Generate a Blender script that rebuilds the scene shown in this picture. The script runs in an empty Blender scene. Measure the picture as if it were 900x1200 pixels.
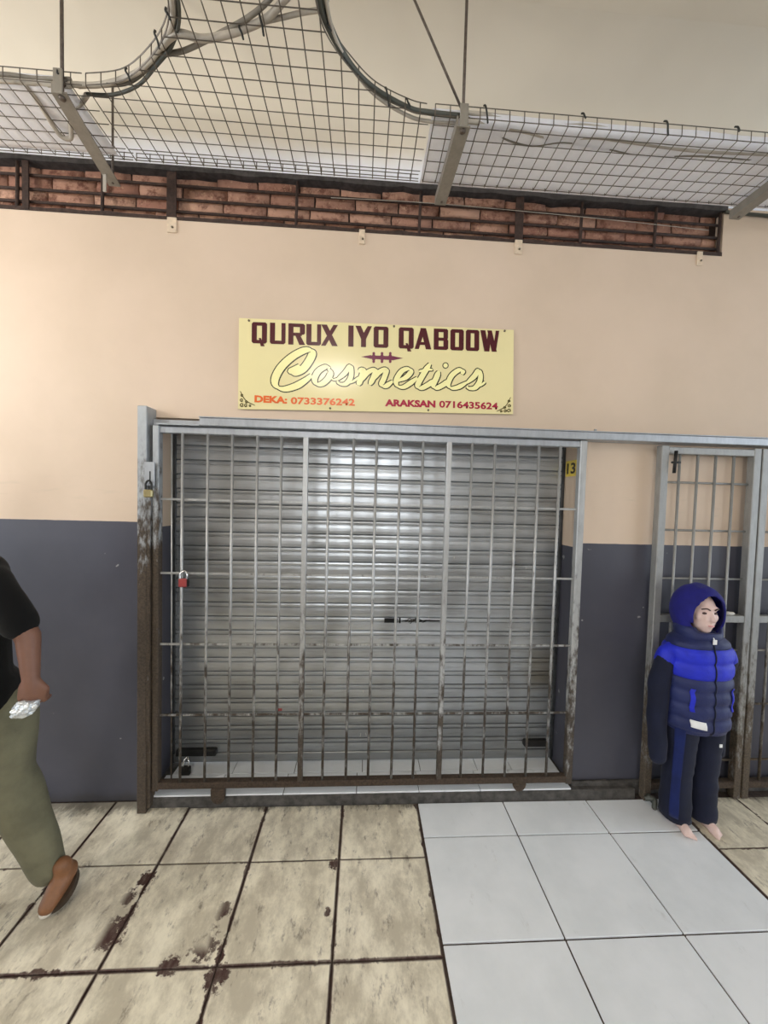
import bpy, bmesh, math, random
from mathutils import Vector, Matrix, noise
random.seed(7)
S = bpy.context.scene
C = S.collection

# ------------------------------------------------------------------ camera, world, exposure
def make_camera():
    yaw, pitch, roll, f = 0.0559, -0.0371, 0.0262, 434.0
    cy, sy, cp, sp = math.cos(yaw), math.sin(yaw), math.cos(pitch), math.sin(pitch)
    fwd = Vector((sy*cp, cy*cp, sp)); right = Vector((cy, -sy, 0)); up = right.cross(fwd)
    r2 = math.cos(roll)*right + math.sin(roll)*up
    u2 = -math.sin(roll)*right + math.cos(roll)*up
    cam = bpy.data.cameras.new('camera'); o = bpy.data.objects.new('camera', cam); C.objects.link(o)
    cam.sensor_width = 36; cam.lens = 36*f/1200; cam.clip_start = 0.02
    m = Matrix((r2, u2, -fwd)).transposed().to_4x4(); m.translation = (0, -1.93, 1.6)
    o.matrix_world = m
    S.camera = o
make_camera()
W = bpy.data.worlds.new('daylight'); S.world = W; W.use_nodes = True
W.node_tree.nodes['Background'].inputs[0].default_value = (0.80, 0.90, 1.0, 1)
W.node_tree.nodes['Background'].inputs[1].default_value = 1.45
S.view_settings.view_transform = 'Standard'; S.view_settings.look = 'None'
S.view_settings.gamma = 1; S.view_settings.use_curve_mapping = False
S.view_settings.exposure = 1.05
TUBE, BULB, PANE = 44.0, 265.0, 5.0      # how brightly the passage's own lamps burn

# ------------------------------------------------------------------ material helpers
def srgb(r, g, b):
    f = lambda c: (c/255/12.92) if c/255 <= 0.04045 else ((c/255+0.055)/1.055)**2.4
    return (f(r), f(g), f(b), 1)
class NT:
    def __init__(s, name):
        s.m = bpy.data.materials.new(name); s.m.use_nodes = True; s.t = s.m.node_tree
        s.b = s.t.nodes['Principled BSDF']
    def n(s, kind, **kw):
        x = s.t.nodes.new(kind)
        for k, v in kw.items(): setattr(x, k, v)
        return x
    def put(s, sock, v):
        if isinstance(v, bpy.types.NodeSocket): s.t.links.new(v, sock)
        else: sock.default_value = v
    def math(s, op, a, b=0.0, c=None, clamp=False):
        x = s.n('ShaderNodeMath', operation=op, use_clamp=clamp)
        s.put(x.inputs[0], a); s.put(x.inputs[1], b)
        if c is not None: s.put(x.inputs[2], c)
        return x.outputs[0]
    def mix(s, fac, a, b):
        x = s.n('ShaderNodeMix', data_type='RGBA')
        s.put(x.inputs[0], fac); s.put(x.inputs[6], a); s.put(x.inputs[7], b)
        return x.outputs[2]
    def pos(s): return s.n('ShaderNodeNewGeometry').outputs['Position']
    def obj(s): return s.n('ShaderNodeTexCoord').outputs['Object']
    def xyz(s, v):
        x = s.n('ShaderNodeSeparateXYZ'); s.put(x.inputs[0], v); return x.outputs
    def scale(s, v, sx, sy, sz):
        x = s.n('ShaderNodeVectorMath', operation='MULTIPLY'); s.put(x.inputs[0], v); x.inputs[1].default_value = (sx, sy, sz)
        return x.outputs[0]
    def noise(s, vec, scale, detail=4, rough=0.6):
        x = s.n('ShaderNodeTexNoise'); s.put(x.inputs['Vector'], vec)
        x.inputs['Scale'].default_value = scale; x.inputs['Detail'].default_value = detail; x.inputs['Roughness'].default_value = rough
        return x.outputs[0]
    def ramp(s, v, lo, hi, smooth=True):
        x = s.n('ShaderNodeMapRange', interpolation_type='SMOOTHSTEP' if smooth else 'LINEAR')
        s.put(x.inputs[0], v); s.put(x.inputs[1], lo); s.put(x.inputs[2], hi)
        return x.outputs[0]
    def bump(s, h, strength=0.3, dist=0.01):
        x = s.n('ShaderNodeBump'); x.inputs['Strength'].default_value = strength; x.inputs['Distance'].default_value = dist
        s.put(x.inputs['Height'], h); s.t.links.new(x.outputs[0], s.b.inputs['Normal'])
    def done(s, color, rough=0.6, metal=0.0, spec=0.5):
        s.put(s.b.inputs['Base Color'], color); s.put(s.b.inputs['Roughness'], rough); s.put(s.b.inputs['Metallic'], metal)
        s.b.inputs['Specular IOR Level'].default_value = spec
        return s.m
def plain(name, col, rough=0.6, metal=0.0, var=0.12, nscale=30, bump=0.0, spec=0.5):
    t = NT(name); nz = t.noise(t.obj(), nscale, 5)
    dark = tuple(c*(1-var) for c in col[:3])+(1,); lite = tuple(min(1, c*(1+var)) for c in col[:3])+(1,)
    if bump: t.bump(nz, bump, 0.004)
    return t.done(t.mix(t.ramp(nz, 0.3, 0.7), dark, lite), rough, metal, spec)

BEIGE = srgb(228, 205, 182); SLATE = srgb(74, 74, 84)
def wall_paint():
    t = NT('wall_paint'); p = t.pos(); x, y, z = t.xyz(p)
    n1 = t.noise(p, 1.3, 5); n2 = t.noise(p, 40, 3); n3 = t.noise(p, 9, 4)
    level = t.math('SUBTRACT', 1.449, t.math('MULTIPLY', t.math('GREATER_THAN', x, 0.0), 0.064))
    level = t.math('SUBTRACT', level, t.math('MULTIPLY', t.math('GREATER_THAN', y, 0.012), 0.03))
    level = t.math('ADD', level, t.math('MULTIPLY', t.math('SUBTRACT', n3, 0.5), 0.006))
    low = t.math('LESS_THAN', z, level)
    be = t.mix(t.ramp(n1, 0.3, 0.75), srgb(213, 192, 172), srgb(202, 182, 161))
    # rubbed, dirty smears on the beige paint left of the post
    sm = t.math('MULTIPLY', t.ramp(t.noise(t.scale(p, 3, 3, 22), 2.0, 3), 0.56, 0.72), t.math('MULTIPLY', t.ramp(z, 1.75, 1.6), t.ramp(z, 1.5, 1.56)))
    be = t.mix(t.math('MULTIPLY', sm, 0.5), be, srgb(196, 180, 160))
    # grimy edges by the post and below the channel
    sl = t.mix(t.ramp(n1, 0.3, 0.7), srgb(70, 70, 80), srgb(80, 80, 90))
    chips = t.ramp(t.noise(p, 16, 2, 0.4), 0.735, 0.76)
    sl = t.mix(chips, sl, srgb(150, 150, 150))
    base = t.ramp(t.math('ADD', z, t.math('MULTIPLY', n3, 0.1)), 0.12, 0.05)
    sl = t.mix(t.math('MULTIPLY', base, 0.6), sl, srgb(66, 62, 58))
    t.bump(t.math('ADD', t.math('MULTIPLY', n2, 0.5), n3), 0.15, 0.004)
    return t.done(t.mix(low, be, sl), t.mix(low, (0.55,)*3+(1,), (0.42,)*3+(1,)), 0, 0.35)
M = {}
M['wall'] = wall_paint()
def ceiling_paint():
    t = NT('ceiling_paint'); p = t.pos(); x, y, z = t.xyz(p); n = t.noise(p, 2, 3)
    col = t.mix(t.ramp(n, 0.3, 0.7), srgb(216, 206, 188), srgb(210, 200, 182))
    # bluish-white strip along the foot of the cove, fading upward
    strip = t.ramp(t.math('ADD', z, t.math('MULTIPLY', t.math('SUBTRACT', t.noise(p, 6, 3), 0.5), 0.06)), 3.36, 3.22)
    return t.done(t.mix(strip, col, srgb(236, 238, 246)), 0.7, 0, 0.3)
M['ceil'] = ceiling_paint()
M['opposite'] = plain('opposite_wall_paint', srgb(205, 190, 172), 0.8, 0, 0.06, 2)
def cream_tile():
    t = NT('cream_tile'); p = t.pos(); o = t.obj(); x, y, z = t.xyz(o); wx, wy, wz = t.xyz(p)
    info = t.n('ShaderNodeObjectInfo').outputs['Random']
    n1 = t.noise(t.scale(p, 1, 0.6, 1), 7, 8, 0.72); n2 = t.noise(t.scale(p, 1.0, 0.45, 1), 24, 6, 0.75); n3 = t.noise(p, 5, 4)
    col = t.mix(info, srgb(238, 230, 208), srgb(246, 238, 218))
    col = t.mix(t.math('MULTIPLY', t.ramp(n1, 0.36, 0.62), 0.75), col, srgb(176, 166, 146))
    col = t.mix(t.math('MULTIPLY', t.ramp(n2, 0.54, 0.70), 0.75), col, srgb(108, 97, 86))
    # chipped, worn glaze at the joints (maroon body shows)
    ex = t.math('SUBTRACT', 0.19, t.math('ABSOLUTE', x)); ey = t.math('SUBTRACT', 0.1785, t.math('ABSOLUTE', y))
    d = t.math('MINIMUM', ex, ey)
    wob = t.math('MULTIPLY', t.math('SUBTRACT', t.noise(p, 18, 5, 0.7), 0.47), 0.09)
    big = t.ramp(n3, 0.50, 0.66)
    chip = t.ramp(t.math('SUBTRACT', d, t.math('MULTIPLY', wob, big)), 0.006, 0.0)
    spots = None
    for sx, sy, r in ((-.885, -.60, .085), (-.895, -.47, .05), (-.53, -.64, .075), (-.50, -.53, .05), (-.09, -.36, .035), (-.86, -.40, .05), (-.45, -.735, .06), (-.62, -.70, .05), (-.10, -.55, .03)):
        dx = t.math('SUBTRACT', wx, sx); dy = t.math('SUBTRACT', wy, sy)
        q = t.math('SQRT', t.math('ADD', t.math('MULTIPLY', dx, dx), t.math('MULTIPLY', dy, dy)))
        q = t.math('DIVIDE', q, r*0.8)
        spots = q if spots is None else t.math('MINIMUM', spots, q)
    sp = t.ramp(t.math('ADD', spots, t.math('MULTIPLY', t.math('SUBTRACT', t.noise(p, 30, 5, 0.7), 0.5), 2.6)), 0.85, 0.6)
    edge = t.ramp(d, 0.075, 0.03)
    chip = t.math('MAXIMUM', chip, t.math('MULTIPLY', sp, edge))
    col = t.mix(t.math('MULTIPLY', chip, t.math('ADD', 0.45, n2, clamp=True)), col, srgb(70, 46, 42))
    # soot swept against the kerb
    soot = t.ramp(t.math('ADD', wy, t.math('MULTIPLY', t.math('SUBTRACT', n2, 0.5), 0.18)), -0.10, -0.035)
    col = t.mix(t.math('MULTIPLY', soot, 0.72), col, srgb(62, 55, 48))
    t.bump(t.math('SUBTRACT', n2, chip), 0.2, 0.003)
    return t.done(col, t.math('ADD', 0.34, t.math('MULTIPLY', n1, 0.3)), 0, 0.45)
def white_tile():
    t = NT('white_tile'); p = t.pos(); wx, wy, wz = t.xyz(p)
    n1 = t.noise(p, 3, 6, 0.6); n2 = t.noise(t.scale(p, 1, 0.4, 1), 18, 6, 0.7)
    col = t.mix(t.ramp(n1, 0.35, 0.7), srgb(236, 239, 243), srgb(224, 228, 232))
    col = t.mix(t.math('MULTIPLY', t.ramp(n2, 0.6, 0.8), 0.35), col, srgb(140, 138, 132))
    return t.done(col, t.math('ADD', 0.22, t.math('MULTIPLY', n1, 0.25)), 0, 0.5)
M['cream_tile'] = cream_tile(); M['white_tile'] = white_tile()
M['grout'] = plain('dark_grout', srgb(72, 60, 54), 0.9, 0, 0.3, 40)
M['kerb'] = plain('dirty_cement', srgb(74, 71, 68), 0.85, 0, 0.45, 22, 0.4)
def worn_metal(name, paint, rust, z0, z1, metal=0.0, rough=0.45, base_amt=0.0):
    """grey painted steel whose paint is worn off to rust, heavily below z0 and little above z1"""
    t = NT(name); p = t.pos(); x, y, z = t.xyz(p)
    n1 = t.noise(t.scale(p, 1, 1, 0.35), 30, 6, 0.7); n2 = t.noise(p, 110, 3)
    h = t.ramp(z, z1, z0, False)
    fac = t.ramp(t.math('ADD', t.math('ADD', n1, base_amt), t.math('MULTIPLY', h, 0.42)), 0.62, 0.86)
    rc = t.mix(t.ramp(n2, 0.3, 0.7), rust, tuple(c*0.5 for c in rust[:3])+(1,))
    pc = t.mix(t.ramp(n1, 0.3, 0.7), paint, tuple(c*0.8 for c in paint[:3])+(1,))
    t.bump(n1, 0.2, 0.002)
    return t.done(t.mix(fac, pc, rc), t.math('ADD', rough, t.math('MULTIPLY', fac, 0.35)), t.math('MULTIPLY', t.math('SUBTRACT', 1.0, fac), metal), 0.5)
RUST = srgb(76, 66, 56)
M['gate'] = worn_metal('worn_gate_steel', srgb(178, 179, 179), RUST, 0.05, 1.5, 0.45, 0.4)
M['post'] = worn_metal('rusty_post_steel', srgb(166, 170, 174), srgb(78, 66, 54), 1.15, 1.85, 0.3, 0.45, 0.05)
M['track'] = worn_metal('track_steel', srgb(172, 176, 182), srgb(92, 80, 70), -1, 0.5, 0.4, 0.4)
M['rail_low'] = worn_metal('rusty_bottom_rail', srgb(126, 118, 108), srgb(76, 62, 50), 0.3, 0.9, 0.2, 0.55, 0.1)
M['fold'] = worn_metal('folding_gate_steel', srgb(150, 150, 148), srgb(92, 80, 66), 0.1, 1.2, 0.3, 0.45)
def shutter_mat():
    t = NT('galvanised_slat'); p = t.pos(); x, y, z = t.xyz(p)
    n1 = t.noise(t.scale(p, 1, 0.2, 0.6), 4, 2, 0.5); n2 = t.noise(t.scale(p, 0.25, 0.1, 3), 26, 3, 0.6); n3 = t.noise(p, 55, 4)
    info = t.n('ShaderNodeObjectInfo').outputs['Random']
    col = t.mix(info, srgb(172, 176, 180), srgb(188, 192, 196))
    col = t.mix(t.math('MULTIPLY', t.ramp(n1, 0.40, 0.68), 0.55), col, srgb(132, 132, 130))
    col = t.mix(t.math('MULTIPLY', t.ramp(n2, 0.52, 0.75), 0.4), col, srgb(112, 112, 110))
    # splashed dirt near the ground, yellow rust stain near the right edge
    dirt = t.ramp(t.math('ADD', z, t.math('MULTIPLY', n1, 0.9)), 1.05, 0.35)
    col = t.mix(t.math('MULTIPLY', dirt, 0.5), col, srgb(104, 104, 98))
    st = t.math('MULTIPLY', t.math('MULTIPLY', t.ramp(x, 0.95, 1.05), t.ramp(z, 0.45, 0.55)), t.ramp(z, 0.8, 0.65))
    col = t.mix(t.math('MULTIPLY', st, 0.5), col, srgb(120, 105, 70))
    return t.done(col, t.math('ADD', 0.285, t.math('MULTIPLY', n1, 0.08)), 0.7, 0.5)
M['slat'] = shutter_mat()
M['guide'] = plain('dark_guide_steel', srgb(66, 68, 70), 0.5, 0.4, 0.3, 20)
M['black_iron'] = plain('black_iron', srgb(34, 33, 32), 0.5, 0.3, 0.4, 30)
M['soot'] = plain('black_gap', srgb(16, 16, 16), 0.9, 0, 0.2, 30)
M['wire'] = plain('mesh_wire', srgb(92, 84, 74), 0.5, 0.3, 0.3, 20)
M['bracket'] = worn_metal('bracket_steel', srgb(140, 134, 124), srgb(80, 66, 54), -2, -1, 0.2, 0.5)
M['rod'] = plain('threaded_rod', srgb(88, 78, 70), 0.5, 0.4, 0.3, 60)
M['rebar'] = plain('rusty_rebar', srgb(58, 42, 36), 0.85, 0.1, 0.4, 50)
M['mortar'] = plain('dark_mortar', srgb(60, 46, 40), 0.95, 0, 0.4, 40, 0.5)
M['beige_metal'] = plain('beige_painted_steel', srgb(214, 194, 170), 0.5, 0, 0.12, 40)
def brick_mat():
    t = NT('old_brick'); p = t.pos(); info = t.n('ShaderNodeObjectInfo').outputs['Random']
    n1 = t.noise(p, 20, 6, 0.7); n2 = t.noise(p, 60, 4)
    x, y, z = t.xyz(p)
    col = t.mix(info, srgb(150, 108, 92), srgb(192, 152, 130))
    col = t.mix(t.ramp(n1, 0.45, 0.68), col, srgb(108, 72, 60))
    col = t.mix(t.math('MULTIPLY', t.ramp(n2, 0.58, 0.7), 0.55), col, srgb(206, 172, 142))
    t.bump(n1, 0.6, 0.006)
    return t.done(col, 0.9, 0, 0.2)
M['brick'] = brick_mat()
M['cable_white'] = plain('grey_white_cable', srgb(176, 168, 156), 0.5, 0, 0.2, 8)
M['cable_grey'] = plain('grey_cable', srgb(122, 116, 106), 0.5, 0, 0.2, 8)
M['cable_dark'] = plain('dark_cable', srgb(70, 72, 66), 0.5, 0, 0.2, 8)
M['tie'] = plain('black_cable_tie', srgb(22, 24, 22), 0.5, 0, 0.1, 8)
def film():
    t = NT('milky_plastic_film'); p = t.pos()
    t.b.inputs['Transmission Weight'].default_value = 0.0
    nz = t.noise(p, 9, 4)
    tr = t.n('ShaderNodeBsdfTranslucent'); tr.inputs[0].default_value = srgb(250, 250, 254)
    di = t.n('ShaderNodeBsdfDiffuse'); di.inputs[0].default_value = srgb(250, 250, 254)
    tp = t.n('ShaderNodeBsdfTransparent')
    m1 = t.n('ShaderNodeMixShader'); m1.inputs[0].default_value = 0.6
    t.t.links.new(tr.outputs[0], m1.inputs[1]); t.t.links.new(di.outputs[0], m1.inputs[2])
    m2 = t.n('ShaderNodeMixShader'); t.put(m2.inputs[0], t.math('ADD', 0.72, t.math('MULTIPLY', nz, 0.4), clamp=True))
    t.t.links.new(tp.outputs[0], m2.inputs[1]); t.t.links.new(m1.outputs[0], m2.inputs[2])
    t.t.links.new(m2.outputs[0], t.t.nodes['Material Output'].inputs[0])
    return t.m
M['film'] = film()
M['sign'] = plain('pale_yellow_acrylic', srgb(230, 218, 166), 0.16, 0, 0.015, 3, 0, 0.5)
M['maroon'] = plain('maroon_vinyl', srgb(74, 14, 26), 0.25, 0, 0.05, 8)
M['purple'] = plain('plum_vinyl', srgb(112, 40, 70), 0.25, 0, 0.05, 8)
M['orange'] = plain('orange_vinyl', srgb(226, 104, 46), 0.25, 0, 0.05, 8)
M['crimson'] = plain('crimson_vinyl', srgb(168, 36, 66), 0.25, 0, 0.05, 8)
M['script_fill'] = plain('light_yellow_vinyl', srgb(246, 240, 176), 0.2, 0, 0.03, 8)
M['script_line'] = plain('dark_green_outline', srgb(48, 48, 34), 0.25, 0, 0.05, 8)
M['scroll'] = plain('dark_olive_vinyl', srgb(86, 76, 40), 0.25, 0, 0.05, 8)
M['screw'] = plain('steel_screw', srgb(110, 100, 84), 0.35, 0.7, 0.1, 60)
M['plate'] = plain('yellow_number_plate', srgb(232, 206, 84), 0.35, 0, 0.04, 20)
M['plate_ink'] = plain('dark_brown_number', srgb(52, 38, 20), 0.4, 0, 0.04, 20)
M['brass'] = plain('dull_brass', srgb(172, 160, 118), 0.35, 0.8, 0.15, 40)
M['chrome'] = plain('bright_steel', srgb(222, 222, 222), 0.18, 0.95, 0.05, 40)
M['red_body'] = plain('red_padlock_enamel', srgb(150, 62, 62), 0.4, 0, 0.1, 40)

# ------------------------------------------------------------------ mesh helpers
def new(name, bm, mat, parent=None, smooth=False):
    me = bpy.data.meshes.new(name); bmesh.ops.recalc_face_normals(bm, faces=bm.faces[:])
    bm.to_mesh(me); bm.free()
    if smooth:
        for p in me.polygons: p.use_smooth = True
    if mat is not None: me.materials.append(mat)
    o = bpy.data.objects.new(name, me); C.objects.link(o); o.parent = parent
    return o
def box(bm, x0, x1, y0, y1, z0, z1, bev=0.0):
    vs = [bm.verts.new((x, y, z)) for x in (x0, x1) for y in (y0, y1) for z in (z0, z1)]
    fs = [bm.faces.new([vs[i] for i in q]) for q in ((0,1,3,2),(4,6,7,5),(0,4,5,1),(2,3,7,6),(0,2,6,4),(1,5,7,3))]
    if bev:
        es = list({e for f in fs for e in f.edges})
        bmesh.ops.bevel(bm, geom=es, offset=bev, segments=1, affect='EDGES', clamp_overlap=True)
def B(name, dims, mat, parent=None, bev=0.0):
    bm = bmesh.new(); box(bm, *dims, bev=bev); return new(name, bm, mat, parent)
def frame_axes(d):
    d = d.normalized(); a = Vector((0, 0, 1)) if abs(d.z) < 0.9 else Vector((1, 0, 0))
    u = d.cross(a).normalized(); return u, u.cross(d).normalized()
def tube(bm, pts, r, seg=6, caps=True, radii=None):
    pts = [Vector(p) for p in pts]; rings = []
    n = len(pts)
    u = None
    for i, p in enumerate(pts):
        d = (pts[min(i+1, n-1)] - pts[max(i-1, 0)])
        if d.length < 1e-9: d = Vector((0, 0, 1))
        d.normalize()
        if u is None: u, v = frame_axes(d)
        else:
            u = (u - d*u.dot(d)).normalized(); v = u.cross(d).normalized()
        rr = radii[i] if radii else r
        rings.append([bm.verts.new(p + rr*(math.cos(2*math.pi*k/seg)*u + math.sin(2*math.pi*k/seg)*v)) for k in range(seg)])
    for a, b in zip(rings, rings[1:]):
        for k in range(seg): bm.faces.new((a[k], a[(k+1) % seg], b[(k+1) % seg], b[k]))
    if caps:
        bm.faces.new(rings[0][::-1]); bm.faces.new(rings[-1])
def T(name, pts, r, mat, parent=None, seg=8, smooth=True):
    bm = bmesh.new(); tube(bm, pts, r, seg); return new(name, bm, mat, parent, smooth)
def spline(pts, n=8):
    P = [Vector(p) for p in pts]; out = []
    for i in range(len(P)-1):
        a, b, c, d = P[max(i-1, 0)], P[i], P[i+1], P[min(i+2, len(P)-1)]
        for k in range(n):
            t = k/n
            out.append(0.5*((2*b) + (c-a)*t + (2*a-5*b+4*c-d)*t*t + (3*b-a-3*c+d)*t**3))
    out.append(P[-1]); return out
def loft(name, rings, mat, parent=None, cap=True, smooth=True, close=True):
    bm = bmesh.new(); R = [[bm.verts.new(p) for p in r] for r in rings]
    n = len(R[0])
    for a, b in zip(R, R[1:]):
        for k in range(n if close else n-1): bm.faces.new((a[k], a[(k+1) % n], b[(k+1) % n], b[k]))
    if cap: bm.faces.new(R[0][::-1]); bm.faces.new(R[-1])
    return new(name, bm, mat, parent, smooth)
def ell(cx, cy, z, a, b, n=28, p=2.0, rot=0.0, dz=None):
    out = []
    for k in range(n):
        t = 2*math.pi*k/n; c, s = math.cos(t), math.sin(t)
        x = a*math.copysign(abs(c)**(2/p), c); y = b*math.copysign(abs(s)**(2/p), s)
        zz = z + (dz(x, y) if dz else 0)
        out.append(Vector((cx + x*math.cos(rot)-y*math.sin(rot), cy + x*math.sin(rot)+y*math.cos(rot), zz)))
    return out
def capsule(bm, p0, r0, p1, r1, seg=14):
    p0, p1 = Vector(p0), Vector(p1); d = p1-p0; L = d.length; d = d.normalized() if L > 1e-6 else Vector((0, 0, 1))
    u, v = frame_axes(d); prof = []
    for k in range(1, 5): a = math.pi/2*(1-k/5); prof.append((p0 - d*r0*math.sin(a), r0*math.cos(a)))
    prof.append((p0, r0)); prof.append((p1, r1))
    for k in range(1, 5): a = math.pi/2*k/5; prof.append((p1 + d*r1*math.sin(a), r1*math.cos(a)))
    rings = [[bm.verts.new(c + r*(math.cos(2*math.pi*j/seg)*u + math.sin(2*math.pi*j/seg)*v)) for j in range(seg)] for c, r in prof]
    for a, b in zip(rings, rings[1:]):
        for j in range(seg): bm.faces.new((a[j], a[(j+1) % seg], b[(j+1) % seg], b[j]))
    bm.faces.new(rings[0][::-1]); bm.faces.new(rings[-1])
def ellipsoid(bm, c, rx, ry, rz, rot=None):
    m = Matrix.Translation(c) @ (rot.to_4x4() if rot else Matrix.Identity(4)) @ Matrix.Diagonal((rx, ry, rz, 1))
    bmesh.ops.create_uvsphere(bm, u_segments=20, v_segments=14, radius=1, matrix=m)
def blob(name, bm, mat, parent, voxel=0.01, smooth=6, wrinkle=0.0, wscale=14):
    """fuses overlapping pieces into one continuous skin"""
    me = bpy.data.meshes.new('tmp'); bmesh.ops.recalc_face_normals(bm, faces=bm.faces[:]); bm.to_mesh(me); bm.free()
    o = bpy.data.objects.new('tmp', me); C.objects.link(o)
    r = o.modifiers.new('r', 'REMESH'); r.mode = 'VOXEL'; r.voxel_size = voxel
    s = o.modifiers.new('s', 'SMOOTH'); s.factor = 0.5; s.iterations = smooth
    dg = bpy.context.evaluated_depsgraph_get(); dg.update()
    m2 = bpy.data.meshes.new_from_object(o.evaluated_get(dg)); m2.name = name
    bpy.data.objects.remove(o); bpy.data.meshes.remove(me)
    if wrinkle:
        for v in m2.vertices:
            c = v.co
            v.co = c + v.normal*wrinkle*(noise.noise(Vector((c.x*wscale, c.y*wscale, c.z*wscale*0.55))) )
    for p in m2.polygons: p.use_smooth = True
    m2.materials.clear(); m2.materials.append(mat)
    q = bpy.data.objects.new(name, m2); C.objects.link(q); q.parent = parent
    return q
def tag(o, label, cat, group=None):
    o['label'] = label; o['category'] = cat
    if group: o['group'] = group
    return o
def thing(name, label, cat, loc=(0, 0, 0), group=None):
    o = bpy.data.objects.new(name, None); C.objects.link(o); o.location = loc; o.empty_display_size = 0.1
    return tag(o, label, cat, group)
def struct(o): o['kind'] = 'structure'; return o
def at(root, o):      # keep world-space geometry under an Empty placed at the thing's base
    o.parent = root; o.matrix_parent_inverse = Matrix.Translation(root.location).inverted(); return o
def share(src, name, loc, parent):
    o = bpy.data.objects.new(name, src.data); C.objects.link(o); o.location = loc; o.parent = parent; return o

# ------------------------------------------------------------------ the setting
XL, XR, YB = -6.0, 6.0, -5.6
OX0, OX1, OZ = -1.06, 1.175, 1.975           # shop opening
BZ0, BZ1, BX = 2.945, 3.19, 1.88             # chased brick channel
bm = bmesh.new()
box(bm, XL, OX0, 0, 0.3, 0, BZ0); box(bm, OX1, XR, 0, 0.3, 0, BZ0); box(bm, OX0, OX1, 0, 0.3, OZ, BZ0)
box(bm, XL, BX, 0.07, 0.3, BZ0, BZ1); box(bm, BX, XR, 0, 0.3, BZ0, BZ1)
wall = struct(new('wall_back', bm, M['wall']))
# ceiling: flat slab that comes down to the wall in a rounded cove
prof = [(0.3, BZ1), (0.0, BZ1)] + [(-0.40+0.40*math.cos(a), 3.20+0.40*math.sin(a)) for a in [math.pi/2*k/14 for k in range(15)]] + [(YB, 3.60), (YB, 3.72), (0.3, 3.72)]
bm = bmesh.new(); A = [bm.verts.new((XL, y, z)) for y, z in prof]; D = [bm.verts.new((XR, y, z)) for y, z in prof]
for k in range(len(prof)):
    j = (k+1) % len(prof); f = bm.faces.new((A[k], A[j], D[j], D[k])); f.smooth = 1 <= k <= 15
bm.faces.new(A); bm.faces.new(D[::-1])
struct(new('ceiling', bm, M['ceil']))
struct(B('wall_opposite', (XL, XR, YB-0.2, YB, 0, 3.6), M['opposite']))
floor = struct(B('floor', (XL, XR, YB, 0.3, -0.12, -0.006), M['grout']))

tile_meshes = {}
def tile(x0, x1, y0, y1, mat, parent, g=0.0026, z=0.0, th=0.014):
    w, d = round(x1-x0-2*g, 4), round(y1-y0-2*g, 4); key = (w, d, mat.name)
    if key not in tile_meshes:
        bm = bmesh.new(); box(bm, -w/2, w/2, -d/2, d/2, -th, 0, 0.0012)
        o = new('tile', bm, mat, parent); tile_meshes[key] = o.data
    else:
        o = bpy.data.objects.new('tile', tile_meshes[key]); C.objects.link(o); o.parent = parent
    o.location = ((x0+x1)/2, (y0+y1)/2, z + random.uniform(-0.0012, 0.0006))
    o.rotation_euler = (random.uniform(-1, 1)*0.002, random.uniform(-1, 1)*0.002, 0)
CW, CD = 0.388, 0.365
def rows(first, pitch, last, front):
    out = [(first, front)]; y = first
    while y > last: out.append((y-pitch, y)); y -= pitch
    return out
for k in range(10):
    x1 = 0.318 - k*CW; x0 = x1-CW
    for y0, y1 in rows(-0.342, CD, -2.4, -0.052 if x0 > -1.1 else -0.004): tile(x0, x1, y0, y1, M['cream_tile'], floor)
WW, WD = 0.4573, 0.42
for k in range(3):
    x0 = 0.322 + k*WW
    for y0, y1 in rows(-0.25, WD, -2.4, -0.052 if k < 2 else -0.052): tile(x0, x0+WW, y0, y1, M['white_tile'], floor, 0.0034)
for k in range(5):
    x0 = 1.698 + k*CW
    for y0, y1 in rows(-0.342, CD, -2.0, -0.052): tile(x0, x0+CW, y0, y1, M['cream_tile'], floor)

# kerb and raised shop threshold
bm = bmesh.new(); box(bm, -1.10, 1.52, -0.05, 0.0, -0.02, 0.052, 0.006); box(bm, OX0, OX1, -0.01, 0.30, -0.02, 0.052)
kerb = struct(new('floor_threshold', bm, M['kerb']))
for k, (xa, xb) in enumerate([(-1.04, -0.72), (-0.72, -0.38), (-0.38, 0.0), (0.0, 0.33), (0.33, 0.66), (0.66, 0.86), (0.86, 1.16)]):
    tile(xa, xb, -0.046, 0.10, M['white_tile'], kerb, 0.002, 0.060, 0.012); tile(xa+0.03, xb+0.03 if k < 6 else 1.16, 0.10, 0.26, M['white_tile'], kerb, 0.002, 0.060, 0.012)
struct(B('baseboard_right', (1.175, 6, -0.022, 0.0, 0, 0.075), M['kerb'], bev=0.006))

# chased channel: rough bricks, each its own piece of the wall
bw, bh, gap = 0.205, 0.052, 0.009
for r in range(4):
    z0 = BZ0 + 0.004 + r*(bh+gap); x = -3.0 + (0.11 if r % 2 else 0.0)
    while x < BX-0.03:
        w = min(bw*random.uniform(0.93, 1.05), BX-0.012-x)
        if w > 0.04:
            bm = bmesh.new(); d = random.uniform(0.028, 0.045)
            box(bm, 0, w, -d, 0.0, 0, bh)
            bmesh.ops.subdivide_edges(bm, edges=bm.edges[:], cuts=2, use_grid_fill=True)
            for v in bm.verts:
                q = v.co*1.0 + Vector((x, 0, z0))
                v.co += Vector((noise.noise(q*40), noise.noise(q*37+Vector((5, 1, 2))), noise.noise(q*43+Vector((9, 3, 7)))))*0.0045
            o = new('brick', bm, M['brick'], wall, True); o.location = (x, 0.069, z0)
        x += w + gap
bm = bmesh.new(); box(bm, XL, BX, 0.045, 0.0705, BZ0, BZ1)
mo = new('mortar', bm, M['mortar'], wall)
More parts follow.
